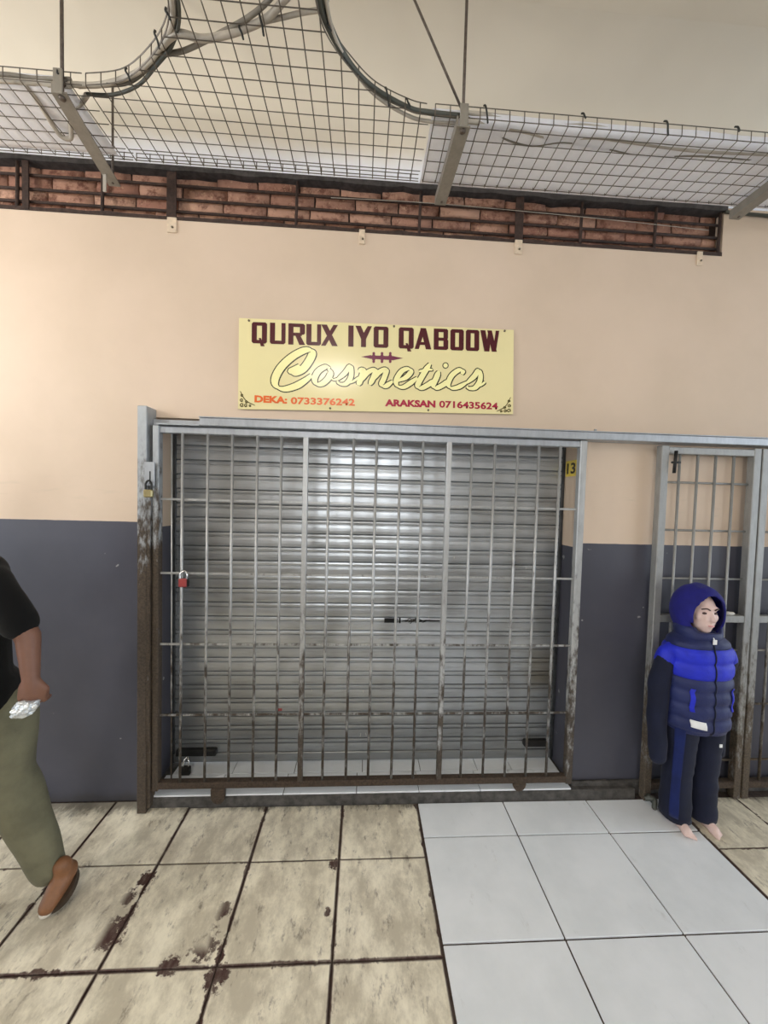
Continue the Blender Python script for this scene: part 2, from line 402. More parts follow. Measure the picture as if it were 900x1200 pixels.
def ragged_strip(name, x0, x1, z0, z1, y0, y1, mat, amp, parent=None):
    n = 160; bm = bmesh.new(); R = []
    for i in range(n+1):
        x = x0+(x1-x0)*i/n; w = amp*noise.noise(Vector((x*9, 3.1, z0)))+amp*0.5*noise.noise(Vector((x*31, 1.1, z0)))
        R.append([bm.verts.new(p) for p in ((x, y0, z0+w), (x, y1, z0+w), (x, y1, z1), (x, y0, z1))])
    for a, b in zip(R, R[1:]):
        for k in range(4): bm.faces.new((a[k], a[(k+1) % 4], b[(k+1) % 4], b[k]))
    bm.faces.new(R[0]); bm.faces.new(R[-1][::-1])
    return new(name, bm, mat, parent)
M['dark_trim'] = plain('shaded_plaster_edge', srgb(62, 58, 58), 0.8, 0, 0.4, 30)  # dark colour stands for the shadow under the plaster lip
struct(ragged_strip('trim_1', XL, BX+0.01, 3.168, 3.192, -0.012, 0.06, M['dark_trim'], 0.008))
struct(ragged_strip('trim_2', XL, BX, 2.958, 2.940, -0.002, 0.06, M['mortar'], 0.007))
T('perimeter_cable', [(BX, -0.008, 3.165), (2.2, -0.01, 3.158), (2.6, -0.01, 3.165), (3.5, -0.01, 3.16)], 0.008, M['cable_dark'])
tag(bpy.data.objects['perimeter_cable'], 'dark cable running along the wall top right of the brick channel', 'cable')

grid = thing('rebar_grid', 'rusty grid of reinforcing bars laid across the exposed bricks', 'rebar', (0, 0, BZ0))
for z in (2.988, 3.047, 3.113): at(grid, T('long_bar', [(-3.2, 0.012, z), (-1.2, 0.014, z+0.004), (0.4, 0.012, z-0.003), (BX-0.01, 0.012, z-0.006)], 0.0065, M['rebar'], None, 6))
for x in (-1.306, -0.372, 0.25, 1.099, 1.503, 1.86, -1.70, -2.2): at(grid, T('cross_bar', [(x, 0.004, BZ0+0.005), (x+0.004, 0.004, BZ1-0.008)], 0.0075, M['rebar'], None, 6))
T_ = T('loose_wire', spline([(-0.2, 0.0, 3.10), (0.3, -0.004, 3.105), (0.95, -0.006, 3.092), (1.30, -0.003, 3.085), (1.80, 0.0, 3.07)], 8), 0.0015, M['cable_white'])
tag(T_, 'thin pale wire drooping along the brick channel', 'wire')
for i, (x, w, lab) in enumerate([(-1.655, 0.03, 'rusty flat strap over the bricks at the far left'), (-0.975, 0.045, 'rusty flat strap over bricks, left of the yellow sign'), (0.768, 0.042, 'rusty flat strap over bricks, above the right end of the yellow sign')]):
    tag(B('steel_strap', (x-w/2, x+w/2, -0.006, 0.002, BZ0-0.002, BZ1-0.02), M['rebar'], bev=0.001), lab, 'strap', 'straps across the brick channel')
for x, z1, w, lab in [(-0.972, 2.945, 0.045, 'beige painted tab below brick channel, above and left of the sign'), (-0.040, 2.948, 0.03, 'small beige tab below the brick channel over the sign middle'),
                   (0.768, 2.948, 0.04, 'beige painted tab below brick channel over the sign right end'), (1.754, 2.95, 0.03, 'beige tab below the right end of the brick channel')]:
    r = thing('wall_tab', lab, 'bracket', (x, 0, z1-0.065), 'painted tabs under the brick channel')
    at(r, B('plate', (x-w/2, x+w/2, -0.008, 0.0, z1-0.068, z1+0.004), M['beige_metal'], bev=0.002))
    at(r, T('screw', [(x+0.004, -0.008, z1-0.045), (x+0.004, -0.012, z1-0.045)], 0.005, M['screw']))

# ------------------------------------------------------------------ roller shutter
SY = 0.20
sh = thing('roller_shutter', 'closed grey metal roller shutter of horizontal slats behind the barred gate', 'shutter', (0.06, SY, 0.06))
PITCH = 0.0795; sp = [(0, 0.003), (0.0025, -0.002), (0.004, -0.0095), (0.020, -0.0108), (0.036, -0.0108), (0.0515, -0.0095), (0.053, -0.002), (0.0565, -0.002), (0.058, -0.0085), (0.067, -0.0100), (0.0755, -0.0085), (0.077, -0.002), (0.0795, 0.003)]
bm = bmesh.new(); xs = [OX0+0.012 + (OX1-OX0-0.024)*k/8 for k in range(9)]; G = []
for x in xs: G.append([bm.verts.new((x-0.06, y, z)) for z, y in sp] + [bm.verts.new((x-0.06, y+0.004, z)) for z, y in sp[::-1]])
n = len(G[0])
for a, b in zip(G, G[1:]):
    for k in range(n): bm.faces.new((a[k], a[(k+1) % n], b[(k+1) % n], b[k]))
bm.faces.new(G[0]); bm.faces.new(G[-1][::-1])
s0 = new('slat', bm, M['slat'], sh); s0.location = (0, 0, 0.055)
for k in range(1, 24): share(s0, 'slat', (0, random.uniform(-0.0015, 0.0015), 0.055+k*PITCH), sh)
at(sh, B('bottom_bar', (OX0+0.012, OX1-0.012, SY-0.016, SY+0.012, 0.064, 0.116), M['slat'], None, 0.004))
for x0, x1 in ((OX0, OX0+0.022), (OX1-0.020, OX1)): at(sh, B('guide_rail', (x0, x1, SY-0.016, SY+0.04, 0.06, 1.97), M['guide'], None, 0.003))
lk = at(sh, B('lock_slot', (0.137, 0.215, SY-0.0155, SY-0.004, 0.880, 0.905), M['soot']))
B('lock_slot_notch', (0.222, 0.232, SY-0.0155, SY-0.004, 0.878, 0.907), M['soot'], None).name = 'keyhole'
at(sh, bpy.data.objects['keyhole'])
random.seed(3); bm = bmesh.new()
for k in range(13):
    x = 0.265 + k*0.011 + random.uniform(-.004, .004); a = 0.018*math.exp(-((k-4.5)/3.4)**2)+0.002
    tube(bm, spline([(x-0.022, SY-0.0125, 0.892-a*random.uniform(.3, 1)), (x, SY-0.0128, 0.894+a*random.uniform(-.5, 1)), (x+0.016, SY-0.0125, 0.894-a*random.uniform(-.3, 1)), (x+0.034, SY-0.0125, 0.893)], 4), 0.0021, 4)
tube(bm, [(0.38, SY-0.0125, 0.893), (0.425, SY-0.0125, 0.891), (0.462, SY-0.0125, 0.892)], 0.003, 4)
at(sh, new('scratch_marks', bm, M['black_iron'], None))
for x0, x1, z in ((-1.02, -0.80, 0.118), (0.985, 1.13, 0.150)):
    o = at(sh, B('bolt', (x0, x1, SY-0.045, SY-0.012, z, z+0.035), M['black_iron'], None, 0.004))
M['mark'] = plain('chipped_paint_mark', srgb(206, 204, 198), 0.6, 0, 0.05, 40)
for k in range(16):
    x = random.uniform(-0.4, 1.05); z = random.uniform(0.18, 0.55) if k < 11 else random.uniform(0.9, 1.5); l = random.uniform(0.006, 0.022)
    at(sh, T('scuff', [(x, SY-0.0115, z), (x+random.uniform(-.004, .004), SY-0.0115, z+l)], 0.0016, M['mark'], None, 4))
at(sh, B('red_scuff', (-0.47, -0.44, SY-0.0118, SY-0.010, 0.36, 0.375), M['red_body'], None))

# ------------------------------------------------------------------ sliding barred gate, its post and track
GY = -0.05
gt = thing('security_gate', 'wide sliding steel security gate of upright bars across the shop front', 'gate', (0.06, GY, 0.06))
at(gt, B('stile', (-1.026, -0.996, GY-0.02, GY+0.02, 0.10, 1.925), M['post'], None, 0.003))
at(gt, B('stile', (1.112, 1.148, GY-0.018, GY+0.018, 0.10, 1.925), M['gate'], None, 0.003))
at(gt, B('top_rail', (-1.0, 1.115, GY-0.012, GY+0.016, 1.890, 1.922), M['track'], None, 0.003))
at(gt, B('bottom_rail', (-1.0, 1.115, GY-0.018, GY+0.018, 0.108, 0.142), M['rail_low'], None, 0.003))
for x in (-0.292, 0.428): at(gt, B('centre_stile', (x-0.0125, x+0.0125, GY-0.02, GY+0.006, 0.14, 1.892), M['gate'], None, 0.002))
for x in (-0.889, -0.768, -0.650, -0.529, -0.412, -0.176, -0.055, 0.060, 0.181, 0.295, 0.547, 0.666, 0.785, 0.897, 1.010):
    at(gt, T('bar', [(x-0.003, GY-0.008, 0.138), (x, GY-0.008, 1.895)], 0.0068, M['gate'], None, 8))
at(gt, T('bar', [(-0.945, GY+0.012, 0.138), (-0.95, GY+0.012, 1.895)], 0.004, M['gate'], None, 8))
for z in (1.568, 1.201, 0.843, 0.480): at(gt, B('cross_bar', (-1.0, 1.115, GY+0.000, GY+0.006, z-0.0055, z+0.0055), M['gate'], None, 0.001))
for x, zb in ((-0.70, 0.028), (0.86, 0.066)):
    o = at(gt, B('wheel_housing', (x-0.035, x+0.035, GY-0.026, GY-0.002, zb+0.035, 0.112), M['rail_low'], None, 0.004))
    bm = bmesh.new(); tube(bm, [(x, GY-0.020, zb+0.036), (x, GY-0.006, zb+0.036)], 0.034, 16); w = new('wheel', bm, M['rail_low'], o)
ps = thing('gate_post', 'tall rusty steel post left of the gate with grey paint left on top', 'post', (-1.065, -0.05, 0.0))
at(ps, B('channel', (-1.088, -1.044, -0.085, 0.0, 0.0, 2.012), M['post'], None, 0.003))
at(ps, B('lower_cover', (-1.046, -1.028, -0.078, -0.03, 0.02, 0.36), M['post'], None, 0.003))
bm = bmesh.new()
zs = [0.36+k*0.035 for k in range(36)]
R = []
for k, z in enumerate(zs):
    w = 0.006*noise.noise(Vector((z*14, 0, 0)))
    R.append([bm.verts.new(p) for p in ((-1.046, -0.082, z), (-1.030+w, -0.080, z), (-1.030+w, -0.04, z), (-1.046, -0.04, z))])
for a, b in zip(R, R[1:]):
    for k in range(4): bm.faces.new((a[k], a[(k+1) % 4], b[(k+1) % 4], b[k]))
bm.faces.new(R[0]); bm.faces.new(R[-1][::-1])
at(ps, new('rusted_lip', bm, M['post'], None))
hs = at(ps, B('hasp', (-1.050, -1.004, -0.092, -0.084, 1.63, 1.745), M['track'], None, 0.002))
at(ps, B('hasp_slot', (-1.026, -1.021, -0.0935, -0.090, 1.64, 1.70), M['soot'], None))
pl = thing('padlock', 'small brass padlock hanging from the hasp on the gate post', 'padlock', (-1.025, -0.10, 1.575))
at(pl, B('lock_body', (-1.046, -1.004, -0.112, -0.092, 1.575, 1.612), M['brass'], None, 0.005))
at(pl, T('shackle', spline([(-1.038, -0.102, 1.608), (-1.038, -0.102, 1.640), (-1.025, -0.102, 1.655), (-1.012, -0.102, 1.640), (-1.012, -0.102, 1.608)], 5), 0.0045, M['black_iron']))
tr = thing('gate_track', 'long grey steel track fixed along the wall above both gates', 'track', (0.5, -0.03, 1.925))
at(tr, B('track_beam', (-0.80, 3.4, -0.085, 0.0, 1.928, 1.966), M['track'], None, 0.003))
at(tr, B('track_end', (-1.044, -0.80, -0.03, 0.0, 1.930, 1.960), M['track'], None, 0.002))
at(tr, B('track_lip', (-1.0, -0.80, -0.085, -0.03, 1.926, 1.933), M['track'], None, 0.001))
at(tr, B('cover_lip', (-0.80, 3.4, -0.09, 0.0, 1.966, 1.971), M['track'], None, 0.001))
for x in (1.22, 2.3): at(tr, T('anchor_bolt', [(x, -0.01, 1.965), (x, -0.012, 1.995)], 0.007, M['track'], None))
rp = thing('padlock', 'small red padlock with chrome shackle hung on the left of the barred gate', 'padlock', (-0.87, -0.08, 1.14))
at(rp, B('lock_body', (-0.893, -0.851, -0.089, -0.071, 1.140, 1.182), M['red_body'], None, 0.005))
at(rp, B('lock_side', (-0.852, -0.846, -0.088, -0.072, 1.142, 1.180), M['soot'], None, 0.002))
at(rp, T('shackle', spline([(-0.887, -0.08, 1.178), (-0.887, -0.078, 1.205), (-0.870, -0.072, 1.218), (-0.855, -0.078, 1.205), (-0.855, -0.08, 1.178)], 5), 0.0042, M['chrome']))
bp = thing('padlock', 'dark padlock with bright shackle hanging at the bottom left of the shutter', 'padlock', (-0.93, 0.10, 0.06))
at(bp, B('lock_body', (-0.96, -0.91, 0.085, 0.108, 0.061, 0.108), M['black_iron'], None, 0.005))
at(bp, T('shackle', spline([(-0.948, 0.097, 0.105), (-0.948, 0.10, 0.135), (-0.935, 0.11, 0.148), (-0.922, 0.10, 0.135), (-0.922, 0.097, 0.105)], 5), 0.005, M['chrome']))

# ------------------------------------------------------------------ folding gate leaves on the right
def leaf(x0, x1, label, bars):
    r = thing('folding_gate', label, 'gate', ((x0+x1)/2, -0.05, 0.0), 'folding gate leaves')
    y0, y1 = -0.072, -0.032
    for x in (x0, x1-0.04): at(r, B('stile', (x, x+0.04, y0, y1, 0.004, 1.915), M['fold'], None, 0.003))
    at(r, B('top_rail', (x0+0.038, x1-0.038, y0+0.002, y1-0.002, 1.872, 1.908), M['fold'], None, 0.003))
    at(r, B('middle_rail', (x0+0.038, x1-0.038, y0+0.002, y1-0.002, 0.98, 1.018), M['fold'], None, 0.003))
    at(r, B('bottom_rail', (x0+0.038, x1-0.038, y0+0.002, y1-0.002, 0.062, 0.096), M['rail_low'], None, 0.003))
    for x in bars: at(r, T('bar', [(x, -0.055, 0.09), (x, -0.055, 1.88)], 0.0065, M['fold'], None, 8))
    for z in (1.725, 1.471, 1.211, 0.821, 0.521, 0.207): at(r, T('cross_bar', [(x0+0.03, -0.044, z), (x1-0.03, -0.044, z)], 0.0058, M['fold'], None, 8))
    return r
l1 = leaf(1.548, 2.100, 'folding barred gate leaf standing behind the child mannequin', (1.660, 1.760, 1.860, 1.962))
l2 = leaf(2.108, 2.66, 'second folding gate leaf, cut off by the right edge of the photo', (2.22, 2.32, 2.42, 2.52))
bo = at(l1, T('bolt', [(1.612, -0.086, 1.885), (1.606, -0.086, 1.77)], 0.008, M['black_iron'], None)); at(l1, T('bolt_handle', [(1.590, -0.086, 1.825), (1.632, -0.092, 1.825)], 0.006, M['black_iron'], None))
bm = bmesh.new(); bmesh.ops.create_icosphere(bm, subdivisions=3, radius=1, matrix=Matrix.Diagonal((0.030, 0.014, 0.010, 1)))
for v in bm.verts: v.co *= 1 + 0.35*noise.noise(v.co*90)
o = new('paper_scrap', bm, M['mark'], None, True); o.location = (1.99, -0.052, 1.026); tag(o, 'crumpled white scrap lying on the folding gate middle rail', 'paper')
hw = T('hose_pile', spline([(1.545, -0.085, 0.03), (1.575, -0.11, 0.045), (1.560, -0.13, 0.016), (1.585, -0.10, 0.014), (1.555, -0.09, 0.05)], 6), 0.012, M['cable_dark'])
hw.name = 'cable_scrap'; tag(hw, 'short dark tangled cable on the floor at the folding gate foot', 'cable')

# ------------------------------------------------------------------ yellow shop sign
SGN = [(-0.641, 2.478), (0.757, 2.490), (0.770, 2.057), (-0.641, 2.029)]
def suv(u, v, y):
    a, b, c, d = SGN
    return Vector(((1-v)*((1-u)*a[0]+u*b[0]) + v*((1-u)*d[0]+u*c[0]), y, (1-v)*((1-u)*a[1]+u*b[1]) + v*((1-u)*d[1]+u*c[1])))
sg = thing('shop_sign', 'pale yellow cosmetics shop sign with maroon lettering on the wall above the gate', 'sign', (0.06, -0.01, 2.03))
bm = bmesh.new(); N = 24; F = []; Bk = []
for i in range(N+1):
    col = []
    for j in range(9):
        u, v = i/N, j/8
        col.append((u, v))
    F.append([bm.verts.new(suv(u, v, -0.013)) for u, v in col]); Bk.append([bm.verts.new(suv(u, v, -0.009)) for u, v in col])
for i in range(N):
    for j in range(8):
        bm.faces.new((F[i][j], F[i+1][j], F[i+1][j+1], F[i][j+1])); bm.faces.new((Bk[i][j], Bk[i][j+1], Bk[i+1][j+1], Bk[i+1][j]))
    bm.faces.new((F[i][0], Bk[i][0], Bk[i+1][0], F[i+1][0])); bm.faces.new((F[i][8], F[i+1][8], Bk[i+1][8], Bk[i][8]))
for j in range(8):
    bm.faces.new((F[0][j], F[0][j+1], Bk[0][j+1], Bk[0][j])); bm.faces.new((F[N][j], Bk[N][j], Bk[N][j+1], F[N][j+1]))
at(sg, new('panel', bm, M['sign'], None))
def zuv(px, py):      # drawing units (900 wide sheet of the sign) -> sign u, v
    u = (px-52)/798; top = 35+33*u; bot = 298+15*u
    return u, (py-top)/(bot-top)
class Ink:
    """flat printed lettering on the sign face"""
    def __init__(s, y): s.bm = bmesh.new(); s.y = y
    def poly(s, pts):
        s.k = getattr(s, 'k', 0)+1            # each cut lies a hair above the one before
        s.bm.faces.new([s.bm.verts.new(suv(*zuv(*p), s.y-s.k*4e-7)) for p in pts])
    def stroke(s, pts, w, nib=None, grow=0.0, n=6):
        P = [p.xy for p in spline([(x, y, 0) for x, y in pts], n)]
        L, R = [], []
        for i, p in enumerate(P):
            d = P[min(i+1, len(P)-1)] - P[max(i-1, 0)]
            d = d.normalized() if d.length > 1e-6 else Vector((1, 0))
            ww = w
            if nib is not None: ww = w*(0.34+0.66*abs(math.sin(math.atan2(d.y, d.x)-nib)))
            t = min(i, len(P)-1-i)/max(1, len(P)-1); ww = ww*min(1, 0.45+t*5)
            nn = Vector((-d.y, d.x))*(ww/2+grow); L.append(p+nn); R.append(p-nn)
        if grow: L[0] -= 0*L[0]
        for i in range(len(P)-1): s.poly([L[i], L[i+1], R[i+1], R[i]])
    def ring(s, cx, cy, r, n=14): s.poly([(cx+r*math.cos(2*math.pi*k/n), cy+r*math.sin(2*math.pi*k/n)) for k in range(n)])
    def done(s, name, mat): return at(sg, new(name, s.bm, mat, None))
# headline in heavy squared capitals
def hline(x): return 46.5+(x-88)*0.0335       # cap line slopes with the sign
def letter(ch, x0, x1):
    H = 61.0; w = x1-x0
    def P(pts): ink.poly([(x0+a*w, hline(x0+a*w)+b*H) for a, b in pts])
    sv = 14.5/w; sh_ = 0.165
    def R_(a0, a1, b0, b1): P([(a0, b0), (a1, b0), (a1, b1), (a0, b1)])
    c = 4.5/w; d = 4.5/H
    if ch in 'OQ':
        P([(c, 0), (1-c, 0), (1, d), (1, sh_), (0, sh_), (0, d)]); P([(0, 1-sh_), (1, 1-sh_), (1, 1-d), (1-c, 1), (c, 1), (0, 1-d)])
        R_(0, sv, sh_, 1-sh_); R_(1-sv, 1, sh_, 1-sh_)
        if ch == 'Q': P([(0.46, 0.74), (0.60, 0.74), (0.86, 1.13), (0.60, 1.13)])
    elif ch == 'U':
        R_(0, sv, 0, 1-sh_); R_(1-sv*0.8, 1, 0, 1-sh_); P([(0, 1-sh_), (1, 1-sh_), (1, 1-d), (1-c, 1), (c, 1), (0, 1-d)])
    elif ch == 'I': R_(0, 1, 0, 1)
    elif ch == 'R':
        R_(0, sv, 0, 1); R_(sv, 1-c, 0, sh_); P([(1-sv, sh_*.5), (1-c, 0), (1, d), (1, 0.46), (1-c, 0.52), (1-sv, 0.52)]); R_(sv, 1-sv*.6, 0.43, 0.58)
        P([(0.42, 0.56), (0.42+sv, 0.56), (1.02, 1), (1.02-sv*1.15, 1)])
    elif ch == 'B':
        R_(0, sv, 0, 1); R_(sv, 1-c, 0, sh_); R_(sv, 1-c, 0.42, 0.57); R_(sv, 1-c, 1-sh_, 1)
        P([(1-sv, 0.06), (1-c, 0), (0.98, d), (0.98, 0.42), (0.94, 0.49), (1-sv, 0.49)]); P([(1-sv, 0.49), (0.94, 0.49), (1, 0.56), (1, 1-d), (1-c, 1), (1-sv, 1)])
    elif ch == 'X':
        k = sv*1.12; P([(0, 0), (k, 0), (1, 1), (1-k, 1)]); P([(1-k*.8, 0), (1, 0), (k*.8, 1), (0, 1)])
    elif ch == 'Y':
        k = sv*1.08; P([(0, 0), (k, 0), (0.5+sv/2, 0.55), (0.5-sv/2, 0.62)]); P([(1-k*.8, 0), (1, 0), (0.5+sv/2, 0.62), (0.5-sv/2, 0.55)]); R_(0.5-sv/2, 0.5+sv/2, 0.55, 1)
    elif ch == 'A':
        k = sv*1.05; P([(0.5-k*.45, 0), (0.5+k*.45, 0), (k*.8, 1), (0, 1)]); P([(0.5-k*.55, 0), (0.5+k*.55, 0), (1, 1), (1-k*1.05, 1)]); R_(0.22, 0.80, 0.66, 0.80)
    elif ch == 'W':
        k = sv*1.05; P([(0, 0), (k, 0), (0.22+k, 1), (0.22, 1)]); P([(0.50-k*.3, 0), (0.50+k*.4, 0), (0.22+k, 1), (0.20+k*.3, 1)])
        P([(0.50-k*.5, 0), (0.50+k*.4, 0), (0.72+k*.6, 1), (0.72-k*.4, 1)]); P([(1-k*.7, 0), (1, 0), (0.78+k*.2, 1), (0.72-k*.2, 1)])
for ch, a, b in [('Q', 88, 131), ('U', 139, 183), ('R', 191, 238), ('U', 242, 284), ('X', 284, 332), ('I', 362, 377), ('Y', 382, 430), ('O', 435, 478),
                 ('Q', 508, 552), ('A', 555, 604), ('B', 611, 654), ('O', 660, 700), ('O', 706, 746), ('W', 749, 806)]:
    ink = Ink(-0.0140); letter(ch, a, b); ink.done('headline_letter', M['maroon'])
# flourish below the headline
ink = Ink(-0.0140)
ink.poly([(399, 146), (428, 141), (428, 152)]); ink.poly([(522, 150), (492, 144), (492, 156)]); ink.poly([(425, 142), (495, 144), (495, 156), (425, 152)])
for cx in (436, 460, 484): ink.poly([(cx-7, 148), (cx, 131), (cx+7, 149), (cx, 165)]); ink.ring(cx, 136, 4, 10); ink.ring(cx, 160, 4, 10)
ink.done('flourish', M['purple'])
# brush script word, outlined
def z7(p): return (p[0]*0.5+25, p[1]*0.5+12.5)
script = [
 ([(398,318),(372,338),(352,355),(372,362),(415,340),(452,290),(470,245),(452,228),(412,235),(350,272),(292,330),(260,395),(268,438),(312,455),(378,437),(430,405),(466,374)], 44),
 ([(572,332),(545,326),(505,350),(484,392),(494,424),(525,424),(558,396),(574,360),(560,334)], 34), ([(566,372),(590,400),(625,392)], 16),
 ([(612,400),(655,362),(686,322),(694,350),(688,392),(662,424),(628,424),(612,408)], 28), ([(672,420),(705,410),(738,385)], 14),
 ([(735,352),(764,342),(752,385),(734,432)], 32), ([(742,412),(788,358),(832,342),(822,385),(800,430)], 30), ([(808,412),(852,358),(896,340),(884,388),(868,428),(892,438),(934,408)], 30),
 ([(950,410),(1008,388),(1040,352),(1022,336),(984,352),(954,402),(962,436),(998,442),(1044,414),(1078,388)], 30),
 ([(1152,306),(1122,352),(1090,408),(1080,440),(1104,448),(1150,424),(1178,402)], 32), ([(1086,352),(1130,342),(1168,342)], 18),
 ([(1204,350),(1190,388),(1172,430),(1188,448),(1230,430),(1262,404)], 32),
 ([(1340,368),(1346,348),(1322,344),(1280,376),(1260,424),(1278,448),(1322,442),(1372,414)], 30),
 ([(1370,418),(1412,382),(1440,346),(1452,372),(1446,412),(1420,446),(1384,450),(1372,438)], 30), ([(1430,440),(1458,430),(1480,412)], 14)]
ol = Ink(-0.0136); sd = Ink(-0.0133); fi = Ink(-0.0142)
for pts, w in script:
    q = [z7(p) for p in pts]; ol.stroke(q, w*0.5, 0.5, 3.0); fi.stroke(q, w*0.5, 0.5, 0.0); sd.stroke([(x+2.2, y+1.6) for x, y in q], w*0.5, 0.5, 1.0)
cx, cy = z7((1243, 317)); ol.ring(cx, cy, 9.4); dot = Ink(-0.0142); dot.ring(cx, cy, 6.6); dot.done('script_dot', M['script_fill'])
sd.done('script_shadow', M['script_line']); ol.done('script_outline', M['script_line']); fi.done('script_lettering', M['script_fill'])
# corner scrolls
ink = Ink(-0.0140)
def curl(cx, cy, r, a0, turns, sgn=1):
    pts = [(cx+r*(1-0.72*k/14)*math.cos(a0+sgn*turns*2*math.pi*k/14), cy+r*(1-0.72*k/14)*math.sin(a0+sgn*turns*2*math.pi*k/14)) for k in range(15)]
    ink.stroke(pts, 2.6, None, 0, 2)
for mx in (1, -1):
    X_ = (lambda x: 56+x) if mx == 1 else (lambda x: 844-x); by = 292 if mx == 1 else 309
    for x, y, r in ((7, -6, 6), (18, -5, 5), (6, -20, 5), (30, -4, 3.5), (7, -34, 4), (20, -15, 4)): curl(X_(x), by+y, r, 0.6, 1.3, mx)
    ink.stroke([(X_(2), by-46), (X_(12), by-26), (X_(24), by-14), (X_(44), by-4)], 2.6, None, 0, 4)
ink.done('corner_scrolls', M['scroll'])
def text_part(name, s, p0, p1, height, mat, bold, root):
    """flat text stretched between two points of the sign sheet (baseline), height in sheet units"""
    cu = bpy.data.curves.new('t', 'FONT'); cu.body = s; cu.size = 1.0; cu.offset = bold; cu.extrude = 0.0; cu.resolution_u = 3
    o = bpy.data.objects.new('t', cu); C.objects.link(o)
    dg = bpy.context.evaluated_depsgraph_get(); dg.update(); me = bpy.data.meshes.new_from_object(o.evaluated_get(dg))
    bpy.data.objects.remove(o); bpy.data.curves.remove(cu)
    xs = [v.co.x for v in me.vertices]; ys = [v.co.y for v in me.vertices]; a, b, c, d = min(xs), max(xs), min(ys), max(ys)
    for v in me.vertices:
        u = (v.co.x-a)/(b-a); h = (v.co.y-c)/(d-c)
        v.co = suv(*zuv(p0[0]+(p1[0]-p0[0])*u, p0[1]+(p1[1]-p0[1])*u-h*height), -0.0141)
    me.materials.append(mat); q = bpy.data.objects.new(name, me); C.objects.link(q); return at(root, q)
text_part('name_lettering', 'DEKA:', (98, 279), (190, 283), 21, M['orange'], 0.05, sg)
text_part('phone_lettering', '0733376242', (200, 284), (383, 289), 21, M['orange'], 0.032, sg)
text_part('name_lettering', 'ARAKSAN', (470, 290), (618, 294), 21, M['crimson'], 0.05, sg)
text_part('phone_lettering', '0716435624', (629, 294), (804, 300), 21, M['crimson'], 0.032, sg)
for px, py in ((80, 43), (494, 58), (822, 71), (312, 296), (597, 301)):
    p = suv(*zuv(px, py), -0.013); at(sg, T('screw', [p, p+Vector((0, -0.004, 0))], 0.0052, M['screw'], None, 10))

# house number plate on the right reveal
npl = thing('number_plate', 'small yellow plate reading 13 on the reveal right of the shutter', 'sign', (1.172, 0.117, 1.75))
at(npl, B('plate', (1.171, 1.175, 0.060, 0.174, 1.752, 1.842), M['plate'], None, 0.001))
cu = bpy.data.curves.new('t', 'FONT'); cu.body = '13'; cu.size = 1; cu.offset = 0.03; o = bpy.data.objects.new('t', cu); C.objects.link(o)
dg = bpy.context.evaluated_depsgraph_get(); dg.update(); me = bpy.data.meshes.new_from_object(o.evaluated_get(dg)); bpy.data.objects.remove(o)
xs = [v.co.x for v in me.vertices]; ys = [v.co.y for v in me.vertices]
for v in me.vertices: v.co = Vector((1.1704, 0.160-(v.co.x-min(xs))/(max(xs)-min(xs))*0.085, 1.766+(v.co.y-min(ys))/(max(ys)-min(ys))*0.062))
me.materials.append(M['plate_ink']); q = bpy.data.objects.new('number', me); C.objects.link(q); at(npl, q)

